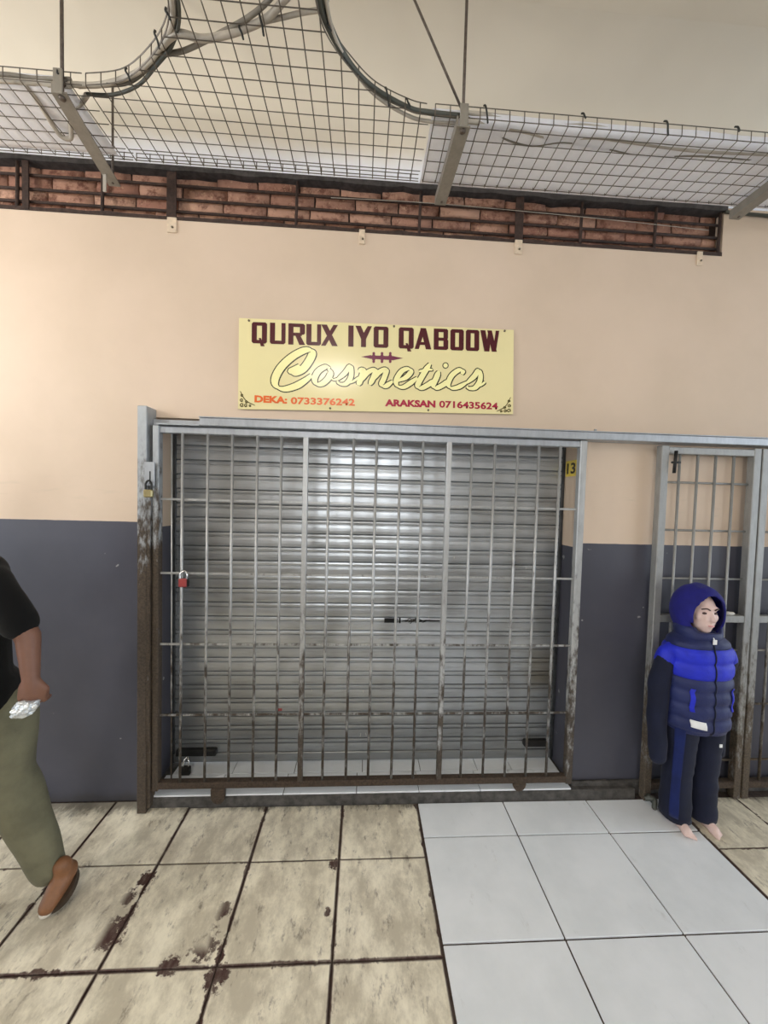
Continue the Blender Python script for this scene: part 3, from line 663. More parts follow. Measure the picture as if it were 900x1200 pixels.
# ------------------------------------------------------------------ suspended wire mesh, brackets, rods, cables
MZ, MB_ = 3.05, -0.19
def ease(tab, x):
    if x <= tab[0][0]: return tab[0][1]
    for (a, b), (c, d) in zip(tab, tab[1:]):
        if x <= c: t = (x-a)/(c-a); return b+(d-b)*t
    return tab[-1][1]
LE = [p.xy for p in spline([(-1.03, -.488, 0), (-.9, -.51, 0), (-.798, -.56, 0), (-.682, -.645, 0), (-.618, -.729, 0), (-.598, -.83, 0), (-.60, -1.0, 0), (-.60, -1.7, 0)], 6)]
RE = [p.xy for p in spline([(.203, -.485, 0), (.137, -.495, 0), (.008, -.543, 0), (-.081, -.616, 0), (-.146, -.693, 0), (-.172, -.762, 0), (-.180, -.87, 0), (-.18, -1.05, 0), (-.18, -1.7, 0)], 6)]
WR = 0.0021
def mesh_panel(name, label, x0, x1, edges, ymin):
    r = thing(name, label, 'wire mesh', ((x0+x1)/2, -0.3, MZ), 'suspended wire mesh panels')
    bm = bmesh.new(); DX, DY = 0.0575, 0.0515
    def yfront(x):
        if not edges: return -0.487
        if -0.598 < x < -0.18: return ymin
        t = LE if x <= -0.598 else RE
        pts = sorted([(p.x, p.y) for p in t]); return ease(pts, x)
    n = int((x1-x0)/DX)
    for i in range(n+1):
        x = x0+i*DX; yf = yfront(x); dz = 0.002*noise.noise(Vector((x*3, 0, 0)))
        pts = [(x, MB_, MZ+0.034), (x, MB_, MZ+dz)] + [(x+0.002*noise.noise(Vector((x*5, k, 1))), MB_+(yf-MB_)*k/4, MZ-0.004*math.sin(math.pi*k/4)+dz) for k in range(1, 4)] + [(x, yf, MZ+dz), (x, yf, MZ+0.042)]
        if yf < -1.5: pts = pts[:-1]
        tube(bm, pts, WR, 4)
    y = MB_; rows_ = []
    while y > ymin: rows_.append(y); y -= DY
    for y in rows_:
        a, b = x0, x1
        if edges and y < -0.485:
            la = sorted([(-p.y, p.x) for p in LE]); ra = sorted([(-p.y, p.x) for p in RE]); a, b = ease(la, -y), ease(ra, -y)
        elif y < -0.487: continue
        k = max(2, int((b-a)/0.3)); tube(bm, [(a+(b-a)*j/k, y, MZ+0.003+0.002*noise.noise(Vector((j, y*9, 2)))) for j in range(k+1)], WR, 4)
    for z in (MZ+0.016, MZ+0.034): tube(bm, [(x0, MB_+0.002, z), ((x0+x1)/2, MB_+0.002, z+0.002), (x1, MB_+0.002, z)], WR, 4)
    runs = [[(p.x, p.y) for p in LE], [(p.x, p.y) for p in RE]] if edges else [[(x0, -0.487), (x1, -0.487)]]
    for run in runs:
        for z in (MZ+0.001, MZ+0.042): tube(bm, [(x, y, z) for x, y in run], WR*1.1, 4)
    o = at(r, new('wire_grid', bm, M['wire'], None)); o['kind'] = 'stuff'
    return r
mesh_panel('ceiling_mesh', 'middle wire mesh panel with curved sides and a narrow neck above the sign', -1.03, 0.215, True, -1.7)
mesh_panel('ceiling_mesh', 'left wire mesh panel hung under the ceiling, cut off by the photo edge', -2.75, -1.045, False, -0.5)
mesh_panel('ceiling_mesh', 'right wire mesh panel carrying milky plastic film above the brick channel', 0.235, 2.75, False, -0.5)
def arm(xb, xf, label, yb=-0.12, front_rod=True, rod_lean=0.0):
    r = thing('mesh_bracket', label, 'bracket', (xf, -0.3, 3.02), 'brackets carrying the wire mesh')
    bm = bmesh.new(); h = 0.026
    vs = []
    for (x, y) in ((xb, yb), (xf, -0.50)):
        for dx, z in ((-h, 3.004), (h, 3.004), (h, 3.010), (-h+0.006, 3.010), (-h+0.006, 3.043), (-h, 3.043)): vs.append(bm.verts.new((x+dx, y, z)))
    for k in range(6): bm.faces.new((vs[k], vs[(k+1) % 6], vs[6+(k+1) % 6], vs[6+k]))
    bm.faces.new(vs[:6]); bm.faces.new(vs[6:][::-1])
    at(r, new('angle_bar', bm, M['bracket'], None))
    at(r, T('hanger_rod', [(xf, -0.485, 3.0), (xf+rod_lean, -0.485, 3.605)], 0.0058, M['rod'], None))
    at(r, T('hanger_rod', [(xb+0.004, yb-0.02, 3.0), (xb+0.004, yb-0.02, 3.45 if yb > -0.11 else 3.36)], 0.0050, M['rod'], None))
    at(r, B('hook_plate', (xf-0.016, xf+0.016, -0.507, -0.500, 3.0, 3.085), M['bracket'], None, 0.002))
    for z in (2.998, 3.05): at(r, T('nut', [(xf, -0.485, z), (xf, -0.485, z+0.010)], 0.011, M['rod'], None, 6))
    return r
arm(-1.180, -1.113, 'grey angle bracket under the left wire mesh, hung on rods', -0.10)
arm(0.330, 0.342, 'grey angle bracket hung beneath the mesh seam right of centre', -0.125)
arm(1.772, 1.772, 'grey angle bracket at the right edge, past the brick channel end', -0.165)
o = tag(T('stay_rod', [(0.335, -0.485, 3.085), (0.060, -0.500, 3.603)], 0.0045, M['rod']), 'thin slanting stay rod rising left from the middle bracket', 'rod')
o = tag(B('plastic_strip', (-1.190, -1.176, -0.165, -0.160, 2.93, 3.045), M['cable_white'], None, 0.001), 'short white plastic strip hanging from the left bracket', 'strip')

def bundle(name, label, runs, mats, ties, radii=(0.009, 0.007, 0.006)):
    r = thing(name, label, 'cable', runs[0][0], 'cables lying on the wire mesh')
    for i, (run, mt) in enumerate(zip(runs, mats)): at(r, T('cable', spline(run, 8), radii[i % 3], mt, None, 6))
    for (x, y, z, l) in ties:
        at(r, T('cable_tie', spline([(x-0.003, y-0.004, z+0.018), (x, y-0.014, z+0.008), (x+0.002, y-0.018, z-0.006), (x+0.008, y-0.012, z-l*0.5), (x+0.012, y-0.010, z-l)], 4), 0.0035, M['tie'], None, 5))
    return r
z = MZ+0.018
bundle('cable_bundle', 'grey cable bundle tied along the left curved edge of the middle mesh',
  [[(-1.10, -.47, z), (-1.0, -.475, z), (-.89, -.50, z+.006), (-.79, -.55, z), (-.675, -.635, z+.004), (-.612, -.72, z), (-.594, -.85, z), (-.59, -1.2, z)],
   [(-1.08, -.455, z+.01), (-.98, -.465, z+.012), (-.88, -.485, z+.01), (-.78, -.54, z+.012), (-.665, -.625, z+.015), (-.60, -.715, z+.012), (-.58, -.85, z+.01), (-.575, -1.2, z)],
   [(-1.06, -.44, z), (-.96, -.45, z-.004), (-.85, -.49, z-.006), (-.76, -.55, z-.005), (-.655, -.63, z-.003), (-.59, -.73, z), (-.565, -.9, z), (-.56, -1.2, z)]],
  [M['cable_white'], M['cable_grey'], M['cable_dark']], [(-.86, -.525, MZ+.01, .03), (-.70, -.64, MZ+.01, .04), (-.635, -.70, MZ+.01, .02), (-1.113, -.49, MZ+.02, .015)])
bundle('cable_bundle', 'dark cable bundle tied along the right curved edge of the middle mesh',
  [[(.33, -.475, z), (.21, -.478, z), (.137, -.487, z), (.012, -.535, z+.004), (-.075, -.605, z), (-.138, -.685, z+.003), (-.165, -.76, z), (-.173, -.9, z), (-.172, -1.2, z)],
   [(.31, -.46, z+.012), (.20, -.466, z+.012), (.137, -.474, z+.014), (.018, -.522, z+.016), (-.068, -.592, z+.012), (-.128, -.678, z+.014), (-.153, -.76, z+.012), (-.16, -.9, z), (-.158, -1.2, z)],
   [(.32, -.45, z-.004), (.20, -.45, z-.004), (.13, -.465, z-.004), (.02, -.515, z-.002), (-.062, -.585, z), (-.122, -.672, z), (-.145, -.76, z), (-.15, -.9, z), (-.148, -1.2, z)]],
  [M['cable_dark'], M['cable_dark'], M['cable_white']], [(.045, -.53, MZ+.015, .05), (.125, -.495, MZ+.02, .015), (-.148, -.70, MZ+.012, .01), (-.10, -.615, MZ+.012, .008)])
bm = bmesh.new(); ellipsoid(bm, (-.157, -.775, MZ+.035), .022, .035, .020)
for v in bm.verts: v.co += Vector((1, 1, 1))*0.004*noise.noise(v.co*60)
tag(new('tape_joint', bm, M['cable_dark'], None, True), 'dark taped lump on the cables at the top photo edge', 'tape')
bundle('cable_bundle', 'pale cables crossing the neck of the middle mesh near the ceiling',
  [[(-.70, -.615, z-.002), (-.63, -.652, z), (-.56, -.645, z), (-.50, -.655, z), (-.42, -.675, z+.004), (-.33, -.715, z), (-.26, -.765, z+.004), (-.21, -.80, z), (-.17, -.82, z)],
   [(-.72, -.585, z+.004), (-.64, -.600, z+.006), (-.57, -.625, z+.008), (-.48, -.662, z+.01), (-.40, -.70, z+.008), (-.33, -.74, z+.01), (-.26, -.80, z+.01), (-.20, -.9, z+.01)],
   [(-.36, -.70, z), (-.28, -.72, z), (-.22, -.735, z), (-.17, -.745, z)]],
  [M['cable_white'], M['cable_grey'], M['cable_white']], [(-.425, -.675, MZ+.012, .03), (-.355, -.70, MZ+.02, .05)], (0.011, 0.008, 0.007))
bundle('cable_bundle', 'loose pale cables snaking along the right mesh under plastic film',
  [[(.34, -.46, z), (.48, -.45, z+.004), (.60, -.44, z), (.74, -.42, z+.004), (.9, -.44, z), (1.1, -.43, z), (1.35, -.42, z), (1.7, -.43, z), (2.2, -.42, z)],
   [(.36, -.475, z+.014), (.52, -.47, z+.016), (.66, -.465, z+.012), (.85, -.47, z+.014), (1.05, -.465, z+.014), (1.3, -.46, z+.014), (1.6, -.465, z+.014), (2.2, -.46, z+.014)],
   [(.34, -.47, z+.006), (.45, -.44, z+.006), (.55, -.40, z), (.66, -.385, z), (.78, -.41, z), (.95, -.40, z), (1.15, -.38, z), (1.4, -.40, z), (2.0, -.40, z)]],
  [M['cable_white'], M['cable_white'], M['cable_grey']], [(.42, -.495, MZ+.02, .05), (.80, -.495, MZ+.022, .004), (1.13, -.495, MZ+.02, .04), (1.42, -.495, MZ+.022, .004)])
bundle('cable_bundle', 'pale cables along the front of the left mesh',
  [[(-1.10, -.465, z), (-1.2, -.46, z+.004), (-1.3, -.465, z), (-1.5, -.46, z), (-2.0, -.46, z)], [(-1.09, -.475, z+.012), (-1.22, -.47, z+.012), (-1.32, -.475, z+.01), (-1.6, -.47, z+.01), (-2.0, -.47, z)]],
  [M['cable_white'], M['cable_grey']], [])
tag(T('hanging_hose', spline([(-1.26, -.46, z), (-1.262, -.40, MZ+.01), (-1.27, -.315, MZ-.006), (-1.262, -.29, MZ-.012), (-1.235, -.285, MZ-.008), (-1.215, -.31, MZ+.008), (-1.17, -.375, MZ+.02), (-1.12, -.395, MZ+.02), (-1.06, -.44, MZ+.015)], 8), 0.0085, M['cable_white'], None, 8), 'looped pale hose lying on the left wire mesh beside its bracket', 'hose')
def film_sheet(label, x0, x1, y0, y1):
    bm = bmesh.new(); nx, ny = int((x1-x0)/0.03), 14; G = []
    for i in range(nx+1):
        row = []
        for j in range(ny+1):
            x = x0+(x1-x0)*i/nx; t = j/ny; y = y0+(y1-y0)*t
            zz = MZ+0.010+0.008*(0.5+noise.noise(Vector((x*4, y*7, 3))))*(0.4+1.4*max(0, t-0.5))
            if j == ny: zz += 0.02
            row.append(bm.verts.new((x, y, zz)))
        G.append(row)
    for i in range(nx):
        for j in range(ny): bm.faces.new((G[i][j], G[i+1][j], G[i+1][j+1], G[i][j+1]))
    o = new('plastic_film', bm, M['film'], None, True); m = o.modifiers.new('thickness', 'SOLIDIFY'); m.thickness = 0.0006
    tag(o, label, 'plastic sheet', 'plastic film on the wire mesh')
film_sheet('milky plastic film spread over the right wire mesh panel', 0.225, 2.70, -0.17, -0.478)
film_sheet('milky plastic film spread over the left wire mesh panel', -2.70, -1.10, -0.20, -0.478)

# ------------------------------------------------------------------ child mannequin by the folding gate
def cloth(name, col, bump=0.35, rough=0.8, ns=60):
    t = NT(name); o = t.obj(); n1 = t.noise(o, 9, 4); n2 = t.noise(o, ns*3, 3)
    t.bump(t.math('ADD', n1, t.math('MULTIPLY', n2, 0.3)), bump, 0.006)
    t.b.inputs['Sheen Weight'].default_value = 0.05
    return t.done(t.mix(t.ramp(n1, 0.3, 0.7), tuple(c*0.8 for c in col[:3])+(1,), tuple(min(1, c*1.15) for c in col[:3])+(1,)), rough, 0, 0.3)
M['navy'] = cloth('navy_nylon', srgb(34, 42, 88), 0.5, 0.5); M['royal'] = cloth('royal_blue_nylon', srgb(32, 44, 190), 0.5, 0.5)
M['ink_navy'] = cloth('ink_navy_cloth', srgb(17, 22, 44)); M['trouser_blue'] = cloth('trouser_blue', srgb(17, 31, 84)); M['hood_blue'] = cloth('hood_blue', srgb(27, 27, 112))
M['manskin'] = plain('mannequin_flesh_plastic', srgb(216, 188, 180), 0.45, 0, 0.05, 14)
M['brow'] = plain('painted_brow', srgb(70, 48, 44), 0.6); M['lips'] = plain('painted_lips', srgb(196, 140, 138), 0.5); M['label_white'] = plain('white_label', srgb(232, 232, 232), 0.5, 0, 0.03)
MX, MY = 1.682, -0.195
mn = thing('child_mannequin', 'child mannequin in a blue hooded padded jacket before the folding gate', 'mannequin', (MX, MY, 0))
mn.scale = (0.92, 0.92, 1.0)
def mp(o): o.parent = mn; return o          # built in local coordinates
def leg_ring(s, z):
    tab = [(0.035, .068, .070), (0.07, .070, .072), (0.2, .064, .068), (0.35, .066, .072), (0.48, .074, .082), (0.58, .078, .088)]
    a = ease([(q[0], q[1]) for q in tab], z); b = ease([(q[0], q[2]) for q in tab], z)
    wob = 0.006*noise.noise(Vector((s*3, z*22, 1)))
    return s*(0.074-0.004*z), 0.004*math.sin(z*9), a+wob, b+wob
zs = [0.035+0.545*k/22 for k in range(23)]
for s in (-1, 1):
    rings = []
    for z in zs:
        cx, cy, a, b = leg_ring(s, z); rings.append(ell(cx, cy, z, a, b, 24, 2.3))
    o = mp(loft('trouser_leg', rings, M['ink_navy'], mn))
    panel = []
    for z in zs[1:-1]:
        cx, cy, a, b = leg_ring(s, z); pr_ = []
        a0, a1 = (math.radians(205), math.radians(243)) if s < 0 else (math.radians(-5), math.radians(25))
        for k in range(9):
            t = a0+(a1-a0)*k/8; c_, s_ = math.cos(t), math.sin(t); e = 2/2.3
            pr_.append(Vector((cx+(a+0.0025)*math.copysign(abs(c_)**e, c_), cy+(b+0.0025)*math.copysign(abs(s_)**e, s_), z)))
        panel.append(pr_)
    q = loft('side_panel', panel, M['trouser_blue'], o, False, True, False); md = q.modifiers.new('t', 'SOLIDIFY'); md.thickness = 0.003
for s in (-1, 1):
    bm = bmesh.new()
    capsule(bm, (s*0.072, 0.015, 0.06), 0.028, (s*0.072, 0.005, 0.030), 0.029); capsule(bm, (s*0.074, 0.0, 0.028), 0.027, (s*0.078, -0.085, 0.022), 0.021)
    for k in range(5): x = s*(0.060+k*0.0095); capsule(bm, (x, -0.075, 0.014), 0.0085 if k else 0.011, (x+s*0.002, -0.118+0.005*k, 0.011), 0.0075 if k else 0.010)
    blob('bare_foot', bm, M['manskin'], mn, 0.006, 4)
def torso(z):
    tab = [(.50, .148, .108), (.53, .162, .122), (.62, .160, .124), (.72, .162, .122), (.80, .166, .118), (.87, .166, .112), (.915, .162, .106), (.945, .140, .092), (.97, .088, .074), (.99, .074, .070)]
    return ease([(q[0], q[1]) for q in tab], z), ease([(q[0], q[2]) for q in tab], z)
def quilt(z, seams, amp=0.008):
    d = min(abs(z-s) for s in seams); return amp*(1-math.exp(-(d/0.012)**2))-amp*0.5
seams = [.515, .58, .65, .715, .775, .848, .918, .99]
def section(name, z0, z1, mat, n):
    rings = []
    for k in range(n+1):
        z = z0+(z1-z0)*k/n; a, b = torso(z); q = quilt(z, seams); r = ell(0, 0, z, a+q, b+q, 40, 2.4)
        for p in r: p.z += 0.006*noise.noise(Vector((p.x*16, p.y*16, z*20))) if 0 < k < n else 0
        for p in r:                      # the zip line dips in
            if p.y < 0 and abs(p.x) < 0.02: p.y += 0.006
        rings.append(r)
    return loft(name, rings, mat, mn)
section('jacket_lower', .505, .776, M['navy'], 30); section('jacket_chest', .774, .919, M['royal'], 18); section('jacket_yoke', .917, .99, M['navy'], 12)
for s in (-1, 1):
    bm = bmesh.new(); up = [(s*.140, .005, .880), (s*.165, .005, .858), (s*.178, .005, .832)]
    capsule(bm, up[0], .044, up[1], .050); capsule(bm, up[1], .050, up[2], .050); blob('sleeve_top', bm, M['royal'], mn, 0.008, 4, 0.004)
    bm = bmesh.new(); yb = .045 if s > 0 else 0.0; xb = -.03 if s > 0 else 0.0
    P = [(s*.178, .005, .825), (s*.198, .010, .70), (s*.204, .005, .55), (s*.206, -.01, .40), (s*.205, -.015, .355)]; R = [.049, .051, .048, .044, .042]; P = [P[0]]+[(q[0]+xb, q[1]+yb, q[2]) for q in P[1:]]
    for i in range(4): capsule(bm, P[i], R[i], P[i+1], R[i+1])
    blob('sleeve', bm, M['ink_navy'], mn, 0.008, 4, 0.008, 18)
def front(x, z, off=0.004):
    a, b = torso(z); q = quilt(z, seams); return Vector((x, -(b+q)*max(0, 1-abs(x/(a+q))**2.4)**(1/2.4)-off, z))
zp = [front(0.0, .51+k*.02, -0.004) for k in range(24)]; mp(T('zip', zp, 0.004, M['ink_navy'], mn, 5))
def patch(name, x0, x1, z0, z1, mat, n=6, sl=0.0):
    bm = bmesh.new(); G = [[bm.verts.new(front(x0+(x1-x0)*i/n, z0+(z1-z0)*j/n+sl*(i/n), 0.0035)) for j in range(n+1)] for i in range(n+1)]
    for i in range(n):
        for j in range(n): bm.faces.new((G[i][j], G[i+1][j], G[i+1][j+1], G[i][j+1]))
    o = new(name, bm, mat, mn, True); m = o.modifiers.new('t', 'SOLIDIFY'); m.thickness = 0.003; return o
patch('pocket_trim', -.118, -.100, .625, .735, M['royal']); patch('brand_patch', -.112, -.045, .553, .586, M['label_white'], 6, -.008)
patch('pocket_trim', .100, .116, .625, .735, M['royal'])
bm = bmesh.new(); box(bm, -.008, .013, -.098, -.094, .945, .968, .001); new('zip_pull', bm, M['label_white'], mn)
T('zip_pull', [(0.0, -.088, .975), (.002, -.096, .962)], .003, M['label_white'], mn)
bm = bmesh.new(); box(bm, .066, .082, -.094, -.090, .44, .456, .001); new('trouser_emblem', bm, M['label_white'], mn)
# head and hood share a slight turn
TURN = Matrix.Translation((0, 0, 0)) @ Matrix.Rotation(math.radians(-4), 4, 'Z')
bm = bmesh.new(); hz = 1.075
ellipsoid(bm, (0, .005, hz+.020), .066, .080, .082); ellipsoid(bm, (0, -.022, hz-.022), .056, .056, .070); ellipsoid(bm, (0, -.044, hz-.070), .026, .024, .022)
capsule(bm, (0, -.072, hz+.020), .008, (0, -.092, hz-.016), .0125); ellipsoid(bm, (.0, -.078, hz-.018), .016, .012, .009)
ellipsoid(bm, (0, -.062, hz+.034), .050, .018, .014)
for s in (-1, 1): ellipsoid(bm, (s*.034, -.048, hz-.012), .022, .022, .024); ellipsoid(bm, (s*.066, .012, hz), .008, .016, .024)
ellipsoid(bm, (0, -.072, hz-.042), .020, .010, .006); ellipsoid(bm, (0, -.071, hz-.051), .017, .010, .006)
capsule(bm, (0, .010, hz-.04), .040, (0, .012, .955), .044)
hd = blob('head', bm, M['manskin'], mn, 0.0055, 4)
for s in (-1, 1):
    T('eyebrow', spline([(s*.012, -.0815, hz+.030), (s*.028, -.080, hz+.037), (s*.046, -.066, hz+.031)], 5), .0036, M['brow'], hd, 5)
    bm = bmesh.new(); ellipsoid(bm, (s*.028, -.0665, hz+.012), .012, .006, .0055); new('eye', bm, M['brow'], hd, True)
bm = bmesh.new(); ellipsoid(bm, (0, -.0795, hz-.047), .017, .005, .0045); new('lips', bm, M['lips'], hd, True)
hd.matrix_local = TURN
bm = bmesh.new(); bmesh.ops.create_uvsphere(bm, u_segments=40, v_segments=28, radius=1)
for v in bm.verts:
    p = v.co.copy(); x, y, z = p.x*.118, p.y*.122+.018, p.z*.138+1.078
    if z < 1.02: k = (1.02-z)/.09; x *= 1+.10*k; y = y*(1+.10*k)
    if p.y < -.3: y -= 0.018*max(0, p.z)          # peak of the hood reaches forward
    v.co = Vector((x, y, z)) + Vector((1, 1, 1))*0.006*noise.noise(p*3.1)
kill = [f for f in bm.faces if f.calc_center_median().y < -.03 and ((f.calc_center_median().x)/.086)**2+((f.calc_center_median().z-1.060)/.116)**2 < 1]
bmesh.ops.delete(bm, geom=kill, context='FACES')
for v in {v for e in bm.edges if e.is_boundary for v in e.verts}:      # even rim round the face
    k = math.sqrt((v.co.x/.086)**2+((v.co.z-1.060)/.116)**2)
    if k > 1e-4 and v.co.y < 0: v.co.x /= k; v.co.z = 1.060+(v.co.z-1.060)/k
hood = new('hood', bm, M['hood_blue'], mn, True); m = hood.modifiers.new('t', 'SOLIDIFY'); m.thickness = .010; m2 = hood.modifiers.new('s', 'SUBSURF'); m2.levels = 1; m2.render_levels = 1
hood.matrix_local = TURN
rings = [ell(0, .004, z, a, b, 32, 2.2, 0, (lambda x, y: -0.02 if y < -.06 else 0.0)) for z, a, b in ((.955, .108, .088), (.985, .112, .094), (1.01, .106, .094), (1.015, .092, .082), (.985, .080, .072))]
loft('collar', rings, M['navy'], mn, False)

# ------------------------------------------------------------------ passer-by walking out of the frame on the left
M['skin'] = plain('brown_skin', srgb(118, 82, 66), 0.5, 0, 0.08, 20); M['tshirt'] = cloth('black_cotton', srgb(7, 7, 8), 0.3, 0.95)
M['olive'] = cloth('olive_trousers', srgb(108, 106, 86), 0.35, 0.85); M['hair'] = plain('black_hair', srgb(18, 16, 15), 0.7, 0, 0.3, 90, 0.5)
M['shoe'] = plain('tan_leather', srgb(130, 88, 58), 0.5, 0, 0.15, 30); M['sole'] = plain('dark_sole', srgb(58, 44, 32), 0.6); M['toe'] = plain('white_toe_rubber', srgb(216, 208, 196), 0.5)
pn = thing('person', 'person in black t-shirt and olive trousers walking off the left edge, packet in hand', 'person', (-1.40, -0.58, 0))
def pb(name, bm, mat, *a): return at(pn, blob(name, bm, mat, None, *a))
bm = bmesh.new()
hip = Vector((-1.43, -.58, .90)); chest = Vector((-1.45, -.58, 1.20)); neck = Vector((-1.46, -.585, 1.42))
shL = Vector((-1.245, -.625, 1.285)); elL = Vector((-1.135, -.615, 1.095)); wrL = Vector((-1.105, -.640, .955))
shR = Vector((-1.58, -.44, 1.315)); elR = Vector((-1.68, -.40, 1.07)); wrR = Vector((-1.84, -.46, .91))
capsule(bm, hip, .12, chest, .125); capsule(bm, chest, .115, neck-Vector((0, 0, .08)), .07); capsule(bm, neck-Vector((0, 0, .08)), .055, neck+Vector((-.01, 0, .07)), .052)
head = neck+Vector((-.03, -.02, .16))
ellipsoid(bm, head+Vector((.012, .006, .02)), .078, .078, .100); ellipsoid(bm, head+Vector((-.030, -.015, -.045)), .058, .056, .066)
capsule(bm, head+Vector((-.075, -.035, .018)), .010, head+Vector((-.092, -.043, -.016)), .015)      # nose
ellipsoid(bm, head+Vector((-.062, -.030, -.098)), .026, .026, .020); ellipsoid(bm, head+Vector((-.076, -.036, -.055)), .016, .022, .009); ellipsoid(bm, head+Vector((-.064, -.030, .036)), .02, .05, .014)
for s in (-1, 1): ellipsoid(bm, head+Vector((.015-.035*0, s*.080, -.004)), .02, .009, .03)
for a, b, c in ((shL, elL, wrL), (shR, elR, wrR)): capsule(bm, a, .046, b, .035); capsule(bm, b, .035, c, .024)
def hand(w, d, side, curl):
    d = d.normalized(); s_ = side.normalized(); nrm = d.cross(s_).normalized()
    capsule(bm, w, .024, w+d*.045, .024)
    for k in range(4):
        base = w+d*.055+s_*(k-1.5)*.019; L = (.030, .036, .033, .025)[k]
        kn = base+d*L*(1-.4*curl)+nrm*L*.6*curl; tip = kn+(d*(1-curl)+nrm*curl*1.1-d*.25*curl).normalized()*L*1.2
        capsule(bm, w+d*.015+s_*(k-1.5)*.014, .013, base, .0105); capsule(bm, base, .0105, kn, .0095); capsule(bm, kn, .0095, tip, .008)
    th = w+d*.02-s_*.030; capsule(bm, w+d*.005-s_*.012, .015, th+d*.014-s_*.008, .012); capsule(bm, th+d*.014-s_*.008, .012, th+d*.045+nrm*.022, .009)
hand(wrL, Vector((.05, -.03, -1)), Vector((-.95, -.3, 0)), .75); hand(wrR, Vector((-.6, -.2, -.7)), Vector((0, 1, -.2)), .4)
pb('body', bm, M['skin'], .0065, 2)
bm = bmesh.new()
capsule(bm, hip+Vector((0.02, 0, -.08)), .155, chest+Vector((.02, 0, -.02)), .150); capsule(bm, chest, .14, neck-Vector((0, 0, .14)), .085)
capsule(bm, shL+Vector((-.06, .03, .02)), .075, shR+Vector((.06, -.03, .02)), .075)
for a, b in ((shL, elL), (shR, elR)): capsule(bm, a, .060, a.lerp(b, .74), .057)
ellipsoid(bm, hip+Vector((.03, 0, -.04)), .165, .18, .11); ellipsoid(bm, chest+Vector((.02, 0, -.05)), .155, .19, .2)
pb('t_shirt', bm, M['tshirt'], .014, 4, .006, 12)
bm = bmesh.new()
capsule(bm, (-1.42, -.58, .86), .135, (-1.42, -.58, .80), .135)
L1 = [(-1.325, -.52, .80), (-1.335, -.487, .50), (-1.30, -.475, .42), (-1.215, -.466, .19), (-1.192, -.462, .118)]; R1 = [.112, .090, .080, .064, .060]
L2 = [(-1.40, -.66, .80), (-1.56, -.72, .50), (-1.60, -.73, .42), (-1.66, -.75, .12), (-1.66, -.75, .10)]; R2 = [.112, .086, .080, .064, .062]
for L, R in ((L1, R1), (L2, R2)):
    for i in range(4): capsule(bm, L[i], R[i], L[i+1], R[i+1])
pb('trousers', bm, M['olive'], .014, 3, .014, 10)
def shoe(heel, toe, label=None):
    heel, toe = Vector(heel), Vector(toe); d = (toe-heel); L = d.length; d.normalize(); s_ = d.cross(Vector((0, 0, 1))).normalized(); u = s_.cross(d)
    bm = bmesh.new()
    def P(f, h, w=0): return heel+d*L*f+u*h+s_*w
    capsule(bm, P(.12, .040), .036, P(.45, .034), .037); capsule(bm, P(.45, .034), .037, P(.86, .024), .030); capsule(bm, P(.14, .06), .032, P(.08, .085), .030)
    o = pb('shoe', bm, M['shoe'], .007, 4)
    pts = []
    for k in range(26):
        t = 2*math.pi*k/26; f = .48-.53*math.cos(t); w = .046*math.sin(t)*(1+.12*math.cos(t*1.0+2.6)); pts.append(P(f, 0, w))
    bm = bmesh.new(); A = [bm.verts.new(p-u*.004) for p in pts]; Bt = [bm.verts.new(p+u*.018) for p in pts]
    bm.faces.new(A); bm.faces.new(Bt[::-1])
    for k in range(26): bm.faces.new((A[k], A[(k+1) % 26], Bt[(k+1) % 26], Bt[k]))
    q = new('sole', bm, M['sole'], None); q.parent = o; q.matrix_parent_inverse = Matrix.Translation(pn.location).inverted()
    q.matrix_parent_inverse = Matrix.Identity(4)
    bm = bmesh.new(); ellipsoid(bm, P(.99, .012), .020, .020, .014); tq = new('toe_cap', bm, M['toe'], None, True); tq.parent = o
    return o
shoe((-1.125, -.428, .075), (-1.145, -.535, .012)); shoe((-1.625, -.735, .006), (-1.80, -.83, .006))
bm = bmesh.new(); ellipsoid(bm, head+Vector((.022, .010, .038)), .084, .084, .094)
for v in list(bm.verts):
    if v.co.x < head.x-.035 and v.co.z < head.z+.07: v.co.x = head.x-.03
pb('hair', bm, M['hair'], .010, 2, .006, 60)
for s in (-1, 1):
    bm = bmesh.new(); ellipsoid(bm, head+Vector((-.066+.016*s*.4, -.030+s*.030, .016)), .008, .012, .006); at(pn, new('eye', bm, M['hair'], None, True))
M['foil'] = plain('crinkled_clear_wrapper', srgb(216, 222, 226), 0.2, 0.45, 0.15, 60, 0.6)
bm = bmesh.new(); bmesh.ops.create_icosphere(bm, subdivisions=4, radius=1)
for v in bm.verts:
    p = v.co.copy(); k = 1+.28*noise.noise(p*2.3)+.16*abs(noise.noise(p*6))
    v.co = Vector((p.x*.036, p.y*.030, p.z*.026))*k
o = new('wrapped_packet', bm, M['foil'], None, False); o.location = (-1.112, -.655, .868); o.rotation_euler = (0, math.radians(-18), 0.3)
tag(o, 'crinkled clear wrapped packet held in the walking person\'s hand', 'packet')

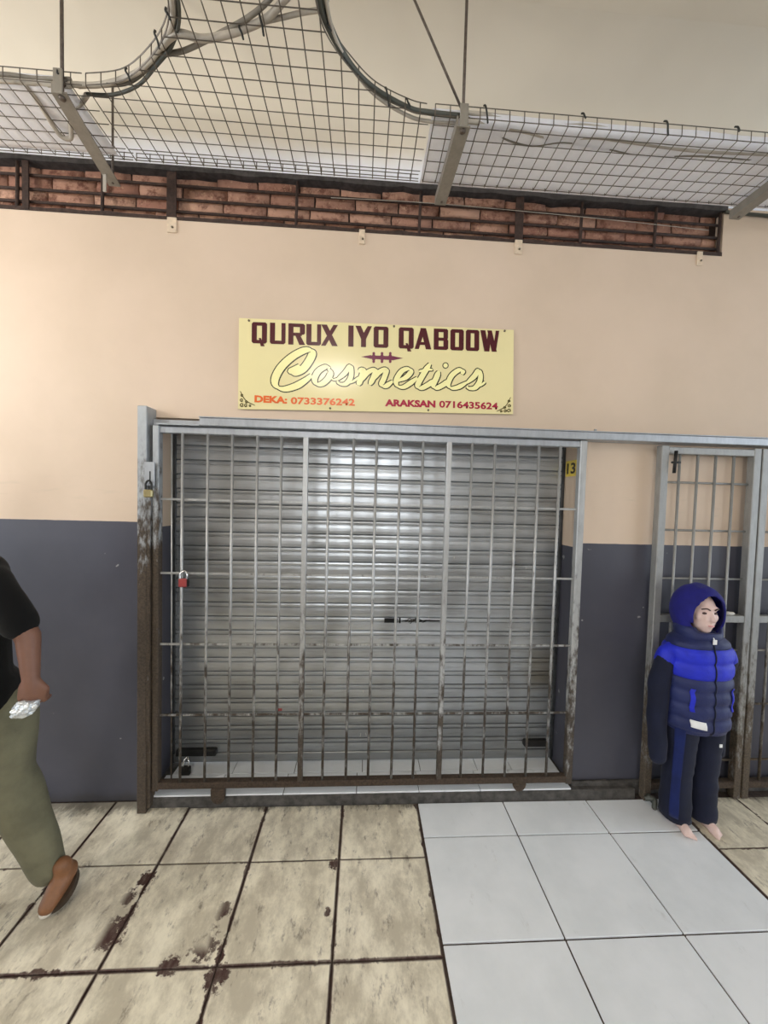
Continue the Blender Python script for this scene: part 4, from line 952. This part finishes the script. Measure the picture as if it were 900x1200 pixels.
# ------------------------------------------------------------------ lamps of the passage and the lit shop opposite (behind the camera)
def glow(name, col, strength):
    t = NT(name); t.b.inputs['Base Color'].default_value = (0.8, 0.8, 0.8, 1)
    t.b.inputs['Emission Color'].default_value = col; t.b.inputs['Emission Strength'].default_value = strength
    return t.m
def tube_lamp(x, y, z, label, length=0.6):
    r = thing('tube_lamp', label, 'lamp', (x, y, z))
    at(r, B('lamp_housing', (x-length/2, x+length/2, y-0.03, y+0.03, z+0.05, z+0.10), M['mark'], None, 0.004))
    for s in (-1, 1):
        at(r, B('lamp_holder', (x+s*length/2-0.012, x+s*length/2+0.012, y-0.02, y+0.02, z-0.025, z+0.055), M['mark'], None, 0.003))
        at(r, T('hanger_rod', [(x+s*length*0.35, y, z+0.09), (x+s*length*0.35, y, 3.6)], 0.005, M['rod'], None, 6))
    at(r, T('lamp_tube', [(x-length/2+0.01, y, z), (x+length/2-0.01, y, z)], 0.025, glow('tube_glow', (1.0, 0.93, 0.84, 1), TUBE), None, 10))
tube_lamp(-0.40, -2.6, 3.06, 'short fluorescent tube lamp hanging over the passage behind the viewer')
r = thing('hanging_bulb', 'round bulb hanging from the passage ceiling beyond the left photo edge', 'lamp', (-2.75, -1.3, 2.45))
at(r, T('flex', [(-2.75, -1.3, 2.58), (-2.75, -1.3, 3.6)], 0.004, M['tie'], None, 6)); at(r, T('bulb_holder', [(-2.75, -1.3, 2.52), (-2.75, -1.3, 2.60)], 0.022, M['tie'], None, 12))
bm = bmesh.new(); ellipsoid(bm, (-2.75, -1.3, 2.46), 0.055, 0.055, 0.07); at(r, new('bulb', bm, glow('bulb_glow', (1.0, 0.95, 0.87, 1), BULB), None, True))
r = thing('shop_window', 'brightly lit shop window across the passage behind the viewer', 'window', (0.0, YB, 1.0))
at(r, B('lit_pane', (-1.0, 1.0, YB+0.002, YB+0.02, 1.5, 2.45), glow('lit_shop_glow', (0.95, 0.98, 1.0, 1), PANE), None))
for d in ((-1.06, 1.06, 1.44, 1.5), (-1.06, 1.06, 2.45, 2.51), (-1.06, -1.0, 1.5, 2.45), (1.0, 1.06, 1.5, 2.45), (-0.02, 0.02, 1.5, 2.45)): at(r, B('frame_bar', (d[0], d[1], YB+0.001, YB+0.05, d[2], d[3]), M['guide'], None, 0.003))
